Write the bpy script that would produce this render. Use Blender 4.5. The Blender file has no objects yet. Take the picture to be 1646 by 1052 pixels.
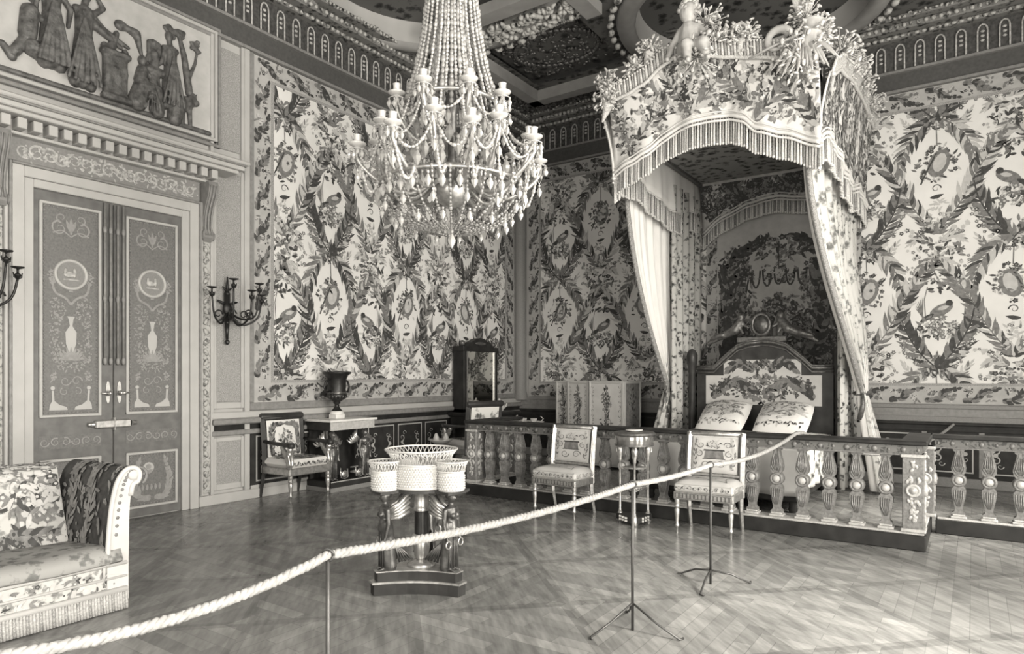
# An old palace bedchamber: silk hung walls, tester bed behind a balustrade, crystal chandelier.
import bpy, math, random
from mathutils import Vector, Matrix, noise
PI = math.pi
sin, cos = math.sin, math.cos
RN = random.Random(11)
SC = bpy.context.scene
COL = SC.collection
H = 1.5                      # height of the lens
XA, YB = -7.335, 10.86       # inner faces of the door wall and of the bed wall
XR, YF = 2.9, -3.2           # window wall and the wall behind the visitor
ZC = 6.55                    # ceiling

# ------------------------------------------------------------------ materials
MATS = {}
def mat(name, g, rough=.5, metal=0., vary=.12, scale=12., bump=0., spec=.5, bscale=None, coat=0., detail=3.):
    m = bpy.data.materials.new(name); m.use_nodes = True
    nt = m.node_tree; b = nt.nodes['Principled BSDF']
    b.inputs['Roughness'].default_value = rough
    b.inputs['Metallic'].default_value = metal
    b.inputs['Specular IOR Level'].default_value = spec
    b.inputs['Coat Weight'].default_value = coat
    tc = nt.nodes.new('ShaderNodeTexCoord')
    nz = nt.nodes.new('ShaderNodeTexNoise'); nz.inputs['Scale'].default_value = scale; nz.inputs['Detail'].default_value = detail
    nt.links.new(tc.outputs['Object'], nz.inputs['Vector'])
    cr = nt.nodes.new('ShaderNodeValToRGB')
    a, c = g*(1-vary), min(1, g*(1+vary))
    cr.color_ramp.elements[0].color = (a, a*.985, a*.965, 1); cr.color_ramp.elements[0].position = .3
    cr.color_ramp.elements[1].color = (c, c*.985, c*.965, 1); cr.color_ramp.elements[1].position = .7
    nt.links.new(nz.outputs['Fac'], cr.inputs['Fac'])
    nt.links.new(cr.outputs['Color'], b.inputs['Base Color'])
    if bump:
        n2 = nt.nodes.new('ShaderNodeTexNoise'); n2.inputs['Scale'].default_value = bscale or scale*3; n2.inputs['Detail'].default_value = 2
        nt.links.new(tc.outputs['Object'], n2.inputs['Vector'])
        bp = nt.nodes.new('ShaderNodeBump'); bp.inputs['Strength'].default_value = bump; bp.inputs['Distance'].default_value = .02
        nt.links.new(n2.outputs['Fac'], bp.inputs['Height']); nt.links.new(bp.outputs['Normal'], b.inputs['Normal'])
    MATS[name] = m
    return m

def floral(name, lo, hi, scale=9., rough=.75):
    """woven or carved foliage: layered cells and noise giving dark leaves on a paler ground"""
    m = mat(name, hi, rough, vary=.1)
    nt = m.node_tree; b = nt.nodes['Principled BSDF']
    tc = nt.nodes.new('ShaderNodeTexCoord')
    nz = nt.nodes.new('ShaderNodeTexNoise'); nz.inputs['Scale'].default_value = scale*.8; nz.inputs['Detail'].default_value = 2
    mx = nt.nodes.new('ShaderNodeMix'); mx.data_type = 'VECTOR'; mx.inputs[0].default_value = .12
    nt.links.new(tc.outputs['Object'], nz.inputs['Vector'])
    nt.links.new(tc.outputs['Object'], mx.inputs[4]); nt.links.new(nz.outputs['Color'], mx.inputs[5])
    vo = nt.nodes.new('ShaderNodeTexVoronoi'); vo.inputs['Scale'].default_value = scale
    nt.links.new(mx.outputs[1], vo.inputs['Vector'])
    n2 = nt.nodes.new('ShaderNodeTexNoise'); n2.inputs['Scale'].default_value = scale*2.6; n2.inputs['Detail'].default_value = 4; n2.inputs['Roughness'].default_value = .7
    nt.links.new(tc.outputs['Object'], n2.inputs['Vector'])
    ad = nt.nodes.new('ShaderNodeMath'); ad.operation = 'MULTIPLY_ADD'; ad.inputs[1].default_value = .9
    nt.links.new(n2.outputs['Fac'], ad.inputs[0]); nt.links.new(vo.outputs['Distance'], ad.inputs[2])
    cr = nt.nodes.new('ShaderNodeValToRGB'); e = cr.color_ramp.elements
    e[0].position = .58; e[0].color = (lo, lo, lo*.97, 1); e[1].position = .92; e[1].color = (hi, hi*.99, hi*.96, 1)
    k = e.new(.74); mid = lo*.55+hi*.3; k.color = (mid, mid, mid*.97, 1)
    nt.links.new(ad.outputs[0], cr.inputs['Fac']); nt.links.new(cr.outputs['Color'], b.inputs['Base Color'])
    return m

mat('plaster', .41, .7, vary=.06, scale=3)
mat('painted_wood', .43, .45, vary=.05, scale=5)
mat('grey_paint', .22, .6, vary=.10, scale=60)
mat('speckled_panel', .29, .6, vary=.45, scale=130)
mat('frame_grey', .22, .5, vary=.15, scale=20)
mat('matt_dark_wood', .032, .5, vary=.3, scale=8, spec=.2)  # matt dark wood of the dado, console and table bases
mat('dark_wood', .024, .45, vary=.35, scale=7, spec=.22)
mat('door_wood', .13, .45, vary=.22, scale=9)
mat('door_ornament', .27, .5, vary=.15, scale=30)
mat('door_field', .145, .5, vary=.2, scale=60)
mat('mahogany', .04, .38, vary=.4, scale=6, spec=.3)
mat('gilt', .46, .33, metal=.75, vary=.25, scale=30)
mat('gilt_dark', .16, .4, metal=.6, vary=.35, scale=30)
mat('bronze', .10, .33, metal=.6, vary=.35, scale=25)
mat('black_bronze', .022, .4, metal=.3, vary=.3, scale=25)
mat('steel', .55, .3, metal=.8, vary=.1)
mat('marble', .72, .3, vary=.12, scale=6)
mat('porcelain', .56, .25, vary=.03, scale=8)
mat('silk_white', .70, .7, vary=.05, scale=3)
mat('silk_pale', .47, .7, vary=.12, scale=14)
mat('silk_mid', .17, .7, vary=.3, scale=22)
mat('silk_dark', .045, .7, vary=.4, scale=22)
mat('silk_border', .40, .7, vary=.1, scale=8)
mat('silk_cream', .50, .7, vary=.08, scale=5)
mat('lining', .80, .8, vary=.03, scale=3)
mat('braid', .30, .7, vary=.5, scale=120)
mat('fringe_pale', .58, .8, vary=.3, scale=90)
mat('fringe_dark', .20, .8, vary=.5, scale=90)
mat('fringe_sofa', .40, .8, vary=.3, scale=90)
mat('rope', .27, .85, vary=.2, scale=60)
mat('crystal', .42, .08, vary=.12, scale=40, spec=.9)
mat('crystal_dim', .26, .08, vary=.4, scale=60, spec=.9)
mat('frieze_dark', .06, .6, vary=.5, scale=26)
mat('frieze_band', .075, .6, vary=.15, scale=30)
mat('carved_oak', .17, .42, metal=0., vary=.3, scale=45)
mat('carved_pale', .40, .4, metal=0., vary=.2, scale=45)
mat('stucco', .42, .6, vary=.35, scale=30)
mat('beam', .27, .6, vary=.1, scale=6)
mat('relief_bronze', .10, .5, vary=.5, scale=18, bump=.3)
mat('relief_ground', .44, .7, vary=.12, scale=6)
mat('flesh_plaster', .50, .55, vary=.15, scale=15)
mat('polished_band', .30, .15, metal=.7, vary=.2)
mat('frieze_pale', .45, .5, vary=.15, scale=30)
mat('post_iron', .07, .4, metal=.5, vary=.2)
mat('gilt_pale', .45, .3, metal=.5, vary=.2, scale=30)
mat('cup_glass', .5, .2, vary=.15, scale=20, spec=.8)
mat('glass_pane', .75, .1, vary=.02)
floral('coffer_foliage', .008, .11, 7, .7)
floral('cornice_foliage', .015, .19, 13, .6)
floral('gilt_foliage', .04, .42, 12, .5)
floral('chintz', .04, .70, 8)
floral('chintz_seat', .13, .30, 13)
floral('chintz_small', .10, .78, 16)
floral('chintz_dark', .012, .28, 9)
floral('chintz_curtain', .12, .56, 10)
floral('chintz_sofa', .20, .48, 16)
floral('tapestry_small', .03, .5, 14)
floral('carved_rail', .025, .12, 22, .4)
floral('carved_grey', .15, .42, 22, .5)
M_ = MATS
m = bpy.data.materials.new('mirror_glass'); m.use_nodes = True
b = m.node_tree.nodes['Principled BSDF']; b.inputs['Metallic'].default_value = 1; b.inputs['Roughness'].default_value = .02
b.inputs['Base Color'].default_value = (.75, .75, .72, 1); M_['mirror_glass'] = m

def floor_material():
    m = bpy.data.materials.new('parquet'); m.use_nodes = True
    nt = m.node_tree; L = nt.links; b = nt.nodes['Principled BSDF']
    N = lambda t: nt.nodes.new('ShaderNode'+t)
    tc = N('TexCoord')
    mp = N('Mapping'); mp.inputs['Rotation'].default_value = (0, 0, R45); mp.inputs['Scale'].default_value = (1, 1, 1)
    L.new(tc.outputs['Object'], mp.inputs['Vector'])
    # large squares, each framed, its boards laid one way or the other
    ck = N('TexChecker'); ck.inputs['Scale'].default_value = 1.0
    ck.inputs['Color1'].default_value = (1, 1, 1, 1); ck.inputs['Color2'].default_value = (0, 0, 0, 1)
    L.new(mp.outputs['Vector'], ck.inputs['Vector'])
    def boards(rot):   # boards lie aslant in their squares
        q = N('Mapping'); q.inputs['Rotation'].default_value = (0, 0, rot)
        L.new(mp.outputs['Vector'], q.inputs['Vector'])
        br = N('TexBrick'); br.inputs['Scale'].default_value = 1.0
        br.inputs['Brick Width'].default_value = .5; br.inputs['Row Height'].default_value = .1
        br.inputs['Mortar Size'].default_value = .003; br.inputs['Mortar Smooth'].default_value = .3
        br.inputs['Color1'].default_value = (.27, .268, .26, 1); br.inputs['Color2'].default_value = (.17, .169, .165, 1)
        br.inputs['Mortar'].default_value = (.17, .17, .165, 1)
        L.new(q.outputs['Vector'], br.inputs['Vector'])
        return br
    b1, b2 = boards(R45), boards(-R45)
    mx = N('Mix'); mx.data_type = 'RGBA'
    L.new(ck.outputs['Fac'], mx.inputs[0]); L.new(b1.outputs['Color'], mx.inputs[6]); L.new(b2.outputs['Color'], mx.inputs[7])
    nz = N('TexNoise'); nz.inputs['Scale'].default_value = 4; nz.inputs['Detail'].default_value = 2
    st = N('Mapping'); st.inputs['Scale'].default_value = (1, 5, 1); L.new(mp.outputs['Vector'], st.inputs['Vector'])
    L.new(st.outputs['Vector'], nz.inputs['Vector'])
    cr = N('ValToRGB'); cr.color_ramp.elements[0].color = (.7, .7, .7, 1); cr.color_ramp.elements[0].position = .3
    cr.color_ramp.elements[1].color = (1.3, 1.3, 1.3, 1); cr.color_ramp.elements[1].position = .75
    L.new(nz.outputs['Fac'], cr.inputs['Fac'])
    mu = N('Mix'); mu.data_type = 'RGBA'; mu.blend_type = 'MULTIPLY'; mu.inputs[0].default_value = 1
    L.new(mx.outputs[2], mu.inputs[6]); L.new(cr.outputs['Color'], mu.inputs[7])
    fr = N('TexBrick'); fr.offset = 0; fr.inputs['Scale'].default_value = 1.0; fr.inputs['Brick Width'].default_value = 1.0; fr.inputs['Row Height'].default_value = 1.0
    fr.inputs['Mortar Size'].default_value = .045; fr.inputs['Mortar Smooth'].default_value = .05
    fr.inputs['Color1'].default_value = (1, 1, 1, 1); fr.inputs['Color2'].default_value = (.86, .86, .86, 1); fr.inputs['Mortar'].default_value = (.72, .72, .72, 1)
    L.new(mp.outputs['Vector'], fr.inputs['Vector'])
    m3 = N('Mix'); m3.data_type = 'RGBA'; m3.blend_type = 'MULTIPLY'; m3.inputs[0].default_value = 1
    L.new(mu.outputs[2], m3.inputs[6]); L.new(fr.outputs['Color'], m3.inputs[7])
    L.new(m3.outputs[2], b.inputs['Base Color'])
    b.inputs['Roughness'].default_value = .24; b.inputs['Specular IOR Level'].default_value = .55
    M_['parquet'] = m
R45 = PI/4
floor_material()

# ------------------------------------------------------------------ mesh builder
class MB:
    def __init__(s, T=None):
        s.v = []; s.f = []; s.mi = []; s.sm = []; s.m = 0; s.T = T or Matrix()
    def add(s, vs, fs, smooth=False):
        o = len(s.v); T = s.T
        for p in vs: s.v.append(T @ Vector(p))
        for f in fs:
            s.f.append([i+o for i in f]); s.mi.append(s.m); s.sm.append(smooth)
        return s
    def box(s, x0, x1, y0, y1, z0, z1, b=0.):
        if x0 > x1: x0, x1 = x1, x0
        if y0 > y1: y0, y1 = y1, y0
        if z0 > z1: z0, z1 = z1, z0
        b = min(b, (x1-x0)*.49, (y1-y0)*.49, (z1-z0)*.49)
        if b <= 0:
            vs = [(x, y, z) for x in (x0, x1) for y in (y0, y1) for z in (z0, z1)]
            return s.add(vs, [(0, 1, 3, 2), (4, 6, 7, 5), (0, 4, 5, 1), (2, 3, 7, 6), (0, 2, 6, 4), (1, 5, 7, 3)])
        vs = []; ix = {}
        lo = (x0, y0, z0); hi = (x1, y1, z1)
        for c in range(8):
            sg = [(c >> k) & 1 for k in range(3)]
            for a in range(3):
                p = []
                for k in range(3):
                    base = hi[k] if sg[k] else lo[k]
                    if k != a: base += -b if sg[k] else b
                    p.append(base)
                ix[(c, a)] = len(vs); vs.append(tuple(p))
        fs = []
        for a in range(3):
            u, w = [k for k in range(3) if k != a]
            for sd in (0, 1):
                q = [(sd << a) | (i << u) | (j << w) for i, j in ((0, 0), (1, 0), (1, 1), (0, 1))]
                fs.append([ix[(c, a)] for c in q])
            for i in (0, 1):
                for j in (0, 1):
                    c0 = (i << u) | (j << w); c1 = c0 | (1 << a)
                    fs.append([ix[(c0, u)], ix[(c1, u)], ix[(c1, w)], ix[(c0, w)]])
        for c in range(8): fs.append([ix[(c, 0)], ix[(c, 1)], ix[(c, 2)]])
        return s.add(vs, fs)
    def lathe(s, prof, o=(0, 0, 0), seg=16, sx=1., sy=1., smooth=True, a0=0., a1=2*PI, rot=None, caps=True):
        full = abs(a1-a0-2*PI) < 1e-6; n = seg if full else seg+1
        vs = []; fs = []; O = Vector(o)
        for r, z in prof:
            for k in range(n):
                a = a0+(a1-a0)*k/seg
                p = Vector((r*sx*cos(a), r*sy*sin(a), z))
                if rot: p = rot @ p
                vs.append(O+p)
        for i in range(len(prof)-1):
            for k in range(seg):
                k2 = (k+1) % n
                fs.append((i*n+k, i*n+k2, (i+1)*n+k2, (i+1)*n+k))
        s.add(vs, fs, smooth)
        if full and caps:
            if prof[0][0] > 1e-4: s.add([vs[k] for k in range(n)], [list(range(n))[::-1]])
            if prof[-1][0] > 1e-4: s.add([vs[(len(prof)-1)*n+k] for k in range(n)], [list(range(n))])
        return s
    def tube(s, pts, r, seg=8, smooth=True, sq=1.):
        P = [Vector(p) for p in pts]; n = len(P)
        rs = r if isinstance(r, (list, tuple)) else [r]*n
        if len(rs) != n: rs = [rs[0]+(rs[-1]-rs[0])*i/(n-1) for i in range(n)]
        vs = []; fs = []; up = None
        for i in range(n):
            t = (P[min(i+1, n-1)]-P[max(i-1, 0)])
            if t.length < 1e-9: t = Vector((0, 0, 1))
            t.normalize()
            if up is None:
                up = Vector((0, 0, 1)) if abs(t.z) < .9 else Vector((1, 0, 0))
            a = up-t*up.dot(t)
            if a.length < 1e-6: a = t.orthogonal()
            a.normalize(); up = a; c = t.cross(a)
            for k in range(seg):
                g = 2*PI*k/seg
                vs.append(P[i]+(a*cos(g)*sq+c*sin(g))*rs[i])
        for i in range(n-1):
            for k in range(seg):
                k2 = (k+1) % seg
                fs.append((i*seg+k, i*seg+k2, (i+1)*seg+k2, (i+1)*seg+k))
        fs.append(list(range(seg))[::-1]); fs.append([(n-1)*seg+k for k in range(seg)])
        return s.add(vs, fs, smooth)
    def ell(s, c, r, seg=10, rings=6, rot=None):
        if not isinstance(r, (tuple, list)): r = (r, r, r)
        C = Vector(c); vs = []; fs = []
        def q(x, y, z):
            p = Vector((x*r[0], y*r[1], z*r[2]))
            return C+(rot @ p if rot else p)
        vs.append(q(0, 0, -1))
        for i in range(1, rings):
            a = -PI/2+PI*i/rings
            for k in range(seg):
                g = 2*PI*k/seg; vs.append(q(cos(a)*cos(g), cos(a)*sin(g), sin(a)))
        vs.append(q(0, 0, 1)); e = len(vs)-1
        for k in range(seg):
            k2 = (k+1) % seg
            fs.append((0, 1+k2, 1+k)); fs.append((e, e-seg+k, e-seg+k2))
            for i in range(rings-2):
                fs.append((1+i*seg+k, 1+i*seg+k2, 1+(i+1)*seg+k2, 1+(i+1)*seg+k))
        return s.add(vs, fs, True)
    def limb(s, p0, p1, r0, r1, seg=10):
        p0, p1 = Vector(p0), Vector(p1)
        s.tube([p0, p1], [r0, r1], seg); s.ell(p0, r0, seg, 6); s.ell(p1, r1, seg, 6); return s
    def prism(s, out, w0, w1, smooth=False, ch=0.):
        """outline in local x,y extruded along z from w0 to w1"""
        n = len(out); A = sum(out[i][0]*out[(i+1) % n][1]-out[(i+1) % n][0]*out[i][1] for i in range(n))
        if A < 0: out = out[::-1]
        vs = [(x, y, w0) for x, y in out]+[(x, y, w1) for x, y in out]
        side = [(i, (i+1) % n, n+(i+1) % n, n+i) for i in range(n)]
        s.add(vs, side, smooth)
        s.add(vs[:n], [list(range(n))[::-1]]); s.add(vs[n:], [list(range(n))])
        return s
    def grid(s, fn, nu, nv, smooth=True, closed=False):
        vs = [fn(i/nu, j/nv) for i in range(nu+1) for j in range(nv+1)]
        fs = [(i*(nv+1)+j, (i+1)*(nv+1)+j, (i+1)*(nv+1)+j+1, i*(nv+1)+j+1) for i in range(nu) for j in range(nv)]
        return s.add(vs, fs, smooth)
    def slab(s, fn, nu, nv, th, smooth=True):
        """a cloth with thickness: fn gives points, the back is pushed along the normal"""
        g = [[Vector(fn(i/nu, j/nv)) for j in range(nv+1)] for i in range(nu+1)]
        nm = []
        for i in range(nu+1):
            row = []
            for j in range(nv+1):
                du = g[min(i+1, nu)][j]-g[max(i-1, 0)][j]; dv = g[i][min(j+1, nv)]-g[i][max(j-1, 0)]
                k = du.cross(dv); row.append(k.normalized() if k.length > 1e-9 else Vector((0, 0, 1)))
            nm.append(row)
        W = nv+1; top = [g[i][j] for i in range(nu+1) for j in range(W)]
        bot = [g[i][j]-nm[i][j]*th for i in range(nu+1) for j in range(W)]; o = len(top)
        fs = [(i*W+j, (i+1)*W+j, (i+1)*W+j+1, i*W+j+1) for i in range(nu) for j in range(nv)]
        fb = [(o+a, o+d, o+c, o+b) for a, b, c, d in fs]
        sd = []
        for j in range(nv):
            sd.append((j, j+1, o+j+1, o+j)); e = nu*W; sd.append((e+j, o+e+j, o+e+j+1, e+j+1))
        for i in range(nu):
            sd.append((i*W, o+i*W, o+(i+1)*W, (i+1)*W)); e = nv; sd.append((i*W+e, (i+1)*W+e, o+(i+1)*W+e, o+i*W+e))
        return s.add(top+bot, fs+fb+sd, smooth)

def mesh_of(mb, mats, name):
    me = bpy.data.meshes.new(name)
    me.from_pydata([tuple(p) for p in mb.v], [], mb.f)
    for k in mats: me.materials.append(M_[k])
    me.polygons.foreach_set('material_index', mb.mi)
    me.polygons.foreach_set('use_smooth', mb.sm)
    me.update()
    return me

def remesh(mb, vox, it=6):
    """fuse the pieces of a figure into one continuous surface"""
    me = mesh_of(mb, [], 'fuse'); o = bpy.data.objects.new('fuse', me); COL.objects.link(o)
    r = o.modifiers.new('r', 'REMESH'); r.mode = 'VOXEL'; r.voxel_size = vox; r.use_smooth_shade = True
    q = o.modifiers.new('s', 'SMOOTH'); q.factor = .5; q.iterations = it
    dg = bpy.context.evaluated_depsgraph_get(); dg.update()
    e = o.evaluated_get(dg).to_mesh()
    out = MB(); out.v = [v.co.copy() for v in e.vertices]; out.f = [list(p.vertices) for p in e.polygons]
    out.mi = [0]*len(out.f); out.sm = [True]*len(out.f)
    o.evaluated_get(dg).to_mesh_clear(); bpy.data.objects.remove(o); bpy.data.meshes.remove(me)
    return out

# ------------------------------------------------------------------ objects
def tag(o, label=None, cat=None, group=None, kind=None):
    if label: o['label'] = label
    if cat: o['category'] = cat
    if group: o['group'] = group
    if kind: o['kind'] = kind
    return o
def thing(name, label, cat, loc=(0, 0, 0), rz=0., group=None):
    o = bpy.data.objects.new(name, None); COL.objects.link(o); o.empty_display_size = .1
    o.location = loc; o.rotation_euler = (0, 0, rz)
    return tag(o, label, cat, group)
def obj(name, mb, mats, parent=None, world=False, label=None, kind=None, at=None):
    """one mesh object; world=True: the mesh was built in room coordinates"""
    if isinstance(mats, str): mats = [mats]
    off = None
    if parent is None and at is None and mb.v:
        xs = [p.x for p in mb.v]; ys = [p.y for p in mb.v]; zs = [p.z for p in mb.v]
        off = Vector(((min(xs)+max(xs))/2, (min(ys)+max(ys))/2, min(zs)))
    elif parent is not None and world:
        p = parent; T = Matrix()
        while p: T = Matrix.Translation(p.location) @ Matrix.Rotation(p.rotation_euler.z, 4, 'Z') @ T; p = p.parent
        Ti = T.inverted(); mb.v = [Ti @ p for p in mb.v]
    if off is not None: mb.v = [p-off for p in mb.v]
    o = bpy.data.objects.new(name, mesh_of(mb, mats, name)); COL.objects.link(o)
    if off is not None: o.location = off
    if at is not None: o.location = at
    if parent is not None: o.parent = parent
    if label: o['label'] = label
    if kind: o['kind'] = kind
    return o
def struct(name, mb, mats, parent=None, world=True):
    return obj(name, mb, mats, parent, world, kind='structure' if parent is None else None)
def kids(o): return list(o.children)
def copy_tree(o, parent=None):
    c = o.copy(); COL.objects.link(c); c.parent = parent
    for ch in kids(o): copy_tree(ch, c)
    return c

def TR(x=0, y=0, z=0, rz=0, rx=0, ry=0):
    return Matrix.Translation((x, y, z)) @ Matrix.Rotation(rz, 4, 'Z') @ Matrix.Rotation(ry, 4, 'Y') @ Matrix.Rotation(rx, 4, 'X')
def frame(o, u, v):
    u = Vector(u).normalized(); v = Vector(v).normalized(); w = u.cross(v)
    return Matrix(((u.x, v.x, w.x, o[0]), (u.y, v.y, w.y, o[1]), (u.z, v.z, w.z, o[2]), (0, 0, 0, 1)))
WA = frame((XA, 0, 0), (0, 1, 0), (0, 0, 1))      # local u = Y, v = Z, w = out of the door wall
WB = frame((0, YB, 0), (1, 0, 0), (0, 0, 1))      # local u = X, v = Z, w = out of the bed wall

# ------------------------------------------------------------------ drawing woven or painted ornament as fine flat pieces
def clip(poly, x0, x1, y0, y1):
    def cut(ps, ins, inter):
        out = []
        for i in range(len(ps)):
            a, b = ps[i-1], ps[i]
            if ins(b):
                if not ins(a): out.append(inter(a, b))
                out.append(b)
            elif ins(a): out.append(inter(a, b))
        return out
    def ix(X): return lambda a, b: (X, a[1]+(b[1]-a[1])*(X-a[0])/(b[0]-a[0]))
    def iy(Y): return lambda a, b: (a[0]+(b[0]-a[0])*(Y-a[1])/(b[1]-a[1]), Y)
    for ins, it in ((lambda p: p[0] >= x0, ix(x0)), (lambda p: p[0] <= x1, ix(x1)), (lambda p: p[1] >= y0, iy(y0)), (lambda p: p[1] <= y1, iy(y1))):
        if not poly: return poly
        poly = cut(poly, ins, it)
    return poly
class Paint:
    def __init__(s, seed=1): s.p = []; s.r = random.Random(seed)
    def poly(s, pts, t): s.p.append((pts, t))
    def leaf(s, x, y, a, L, w, t, bend=0.):
        ca, sa = cos(a), sin(a); pts = []
        for u, v in ((0, -.12), (.25, -.42), (.55, -.5), (.8, -.28), (1, 0), (.75, .3), (.5, .45), (.2, .38), (0, .12)):
            U = u*L; V = v*w+bend*L*u*u
            pts.append((x+U*ca-V*sa, y+U*sa+V*ca))
        s.poly(pts, t)
    def disc(s, x, y, r, t, n=8, ry=None, a=0.):
        ry = ry or r
        s.poly([(x+r*cos(2*PI*k/n)*cos(a)-ry*sin(2*PI*k/n)*sin(a), y+r*cos(2*PI*k/n)*sin(a)+ry*sin(2*PI*k/n)*cos(a)) for k in range(n)], t)
    def flower(s, x, y, r, t, tc):
        n = 5; a0 = s.r.random()*6
        s.poly([(x+r*(1 if k % 2 else .68)*cos(a0+PI*k/n), y+r*(1 if k % 2 else .68)*sin(a0+PI*k/n)) for k in range(2*n)], t)
        s.disc(x, y, r*.38, tc, 6)
    def stroke(s, pts, w, t, taper=False):
        n = len(pts)
        for i in range(n-1):
            (x0, y0), (x1, y1) = pts[i], pts[i+1]; d = math.hypot(x1-x0, y1-y0) or 1e-9
            w0 = w*(1-i/n if taper else 1)/2; w1 = w*(1-(i+1)/n if taper else 1)/2
            nx, ny = -(y1-y0)/d, (x1-x0)/d
            s.poly([(x0+nx*w0, y0+ny*w0), (x0-nx*w0, y0-ny*w0), (x1-nx*w1, y1-ny*w1), (x1+nx*w1, y1+ny*w1)], t)
    def scroll(s, x, y, r, a0, turns, w, t, sgn=1, n=18):
        s.stroke([(x+r*(1-.85*k/n)*cos(a0+sgn*turns*2*PI*k/n), y+r*(1-.85*k/n)*sin(a0+sgn*turns*2*PI*k/n)) for k in range(n+1)], w, t, True)
    def garland(s, ctrl, n, L, w, tones, fl=0., spread=0.):
        pts = spline(ctrl, n); r = s.r
        s.stroke(pts[::2]+[pts[-1]], w*.35, tones[0])
        for i in range(n):
            (x0, y0), (x1, y1) = pts[i], pts[i+1]; a = math.atan2(y1-y0, x1-x0)
            k = .65+.5*sin(PI*min(1, (i+1)/n*1.1))
            for sg in (1, -1):
                s.leaf(x0, y0, a+sg*(.5+spread+r.random()*.35), L*k*(.8+r.random()*.4), w*(.8+r.random()*.5), tones[r.randrange(len(tones))], -sg*.22)
            if fl and r.random() < fl: s.flower(x0+r.uniform(-1, 1)*L*.6, y0+r.uniform(-1, 1)*L*.6, L*.22, tones[-1], tones[0])
        s.leaf(pts[-1][0], pts[-1][1], a, L*.8, w, tones[0])
    def bunch(s, x, y, rx, ry, n, size, tones):
        r = s.r
        for _ in range(n):
            a = r.random()*6.3; q = math.sqrt(r.random()); X, Y = x+rx*q*cos(a), y+ry*q*sin(a); t = r.choice(tones)
            k = r.random()
            if k < .45: s.leaf(X, Y, r.random()*6.3, size*2.4, size*.9, t, r.uniform(-.3, .3))
            elif k < .8: s.flower(X, Y, size*(.6+r.random()*.6), t, tones[0] if t != tones[0] else tones[-1])
            else: s.disc(X, Y, size*.45, t, 6)
    def emit(s, mb, fn=None, box=None, lift=.0012, step=.00006, mod=70):
        """fn(u, v, lift) gives the place on the cloth"""
        fn = fn or (lambda u, v, w: (u, v, w))
        for i, (pts, t) in enumerate(s.p):
            if box: pts = clip(pts, *box)
            if len(pts) < 3: continue
            mb.m = t; h = lift+(i % mod)*step
            mb.add([fn(u, v, h) for u, v in pts], [list(range(len(pts)))])
        mb.m = 0
    def shifted(s, dx, dy, kx=1., ky=1., flip=False):
        q = Paint()
        for pts, t in s.p: q.p.append(([((-x if flip else x)*kx+dx, y*ky+dy) for x, y in pts], t))
        return q
def spline(ctrl, n):
    P = [ctrl[0]]+list(ctrl)+[ctrl[-1]]; out = []; m_ = len(ctrl)-1
    for k in range(n+1):
        t = min(k/n*m_, m_-1e-6); i = int(t); t -= i
        a, b, c, d = P[i:i+4]
        out.append(tuple(.5*((2*b[j])+(-a[j]+c[j])*t+(2*a[j]-5*b[j]+4*c[j]-d[j])*t*t+(-a[j]+3*b[j]-3*c[j]+d[j])*t**3) for j in range(len(b))))
    return out
# ================================================================== THE ROOM
mb = MB(); mb.box(XA-.3, XR+.3, YF-.3, YB+.3, -.12, 0); struct('floor', mb, 'parquet')
# walls -------------------------------------------------------------
mb = MB(); mb.box(XA-.3, XA, YF-.3, YB+.3, 0, ZC+.3); struct('wall_left', mb, 'plaster')
mb = MB(); mb.box(XA, XR+.3, YB, YB+.3, 0, ZC+.3); struct('wall_back', mb, 'plaster')
mb = MB(); mb.box(XA, XR+.3, YF-.3, YF, 0, ZC+.3); struct('wall_front', mb, 'plaster')
WIN = [(-.6, 1.2), (3.1, 4.9), (6.8, 8.6)]
mb = MB(); ys = [YF]+[y for w in WIN for y in w]+[YB]
for i in range(0, len(ys), 2): mb.box(XR, XR+.3, ys[i], ys[i+1], 0, ZC+.3)
for a, b_ in WIN: mb.box(XR, XR+.3, a, b_, 0, .1); mb.box(XR, XR+.3, a, b_, 4.9, ZC+.3)
struct('wall_right', mb, 'plaster')
for i, (a, b_) in enumerate(WIN):
    mb = MB(); x0, x1 = XR+.12, XR+.18
    for y in (a, b_-.07, (a+b_)/2-.04): mb.box(x0, x1, y, y+.07, .1, 4.9)
    for z in (.1, 1.5, 2.6, 3.7, 4.83): mb.box(x0, x1, a, b_, z, z+.05)
    struct('window_%d' % (i+1), mb, 'painted_wood')

# ceiling with round compartments and a heavy cornice ----------------
from mathutils.geometry import tessellate_polygon
ZS = 6.42
CIR = [(-5.62, 6.25, 1.5), (-2.5, 9.22, 1.5)]
outer = [Vector((XA, YF, ZS)), Vector((XR, YF, ZS)), Vector((XR, YB, ZS)), Vector((XA, YB, ZS))]
RECT = (-6.05, -4.45, 8.05, 9.5)
loops = [outer]+[[Vector((x+r*cos(2*PI*k/48), y+r*sin(2*PI*k/48), ZS)) for k in range(48)][::-1] for x, y, r in CIR]
loops.append([Vector((RECT[i], RECT[j], ZS)) for i, j in ((0, 2), (0, 3), (1, 3), (1, 2))])
tri = tessellate_polygon(loops); flat = [p for l in loops for p in l]
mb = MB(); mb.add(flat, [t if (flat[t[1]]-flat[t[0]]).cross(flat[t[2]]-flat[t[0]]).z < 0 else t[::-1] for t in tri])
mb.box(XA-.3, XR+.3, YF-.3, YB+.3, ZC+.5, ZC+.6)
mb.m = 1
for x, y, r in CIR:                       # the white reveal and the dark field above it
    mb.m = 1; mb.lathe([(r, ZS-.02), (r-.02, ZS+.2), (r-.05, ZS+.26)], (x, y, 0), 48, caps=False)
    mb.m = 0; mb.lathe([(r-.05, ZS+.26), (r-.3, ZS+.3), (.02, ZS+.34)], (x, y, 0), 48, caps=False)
x0, x1, y0, y1 = RECT
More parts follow.
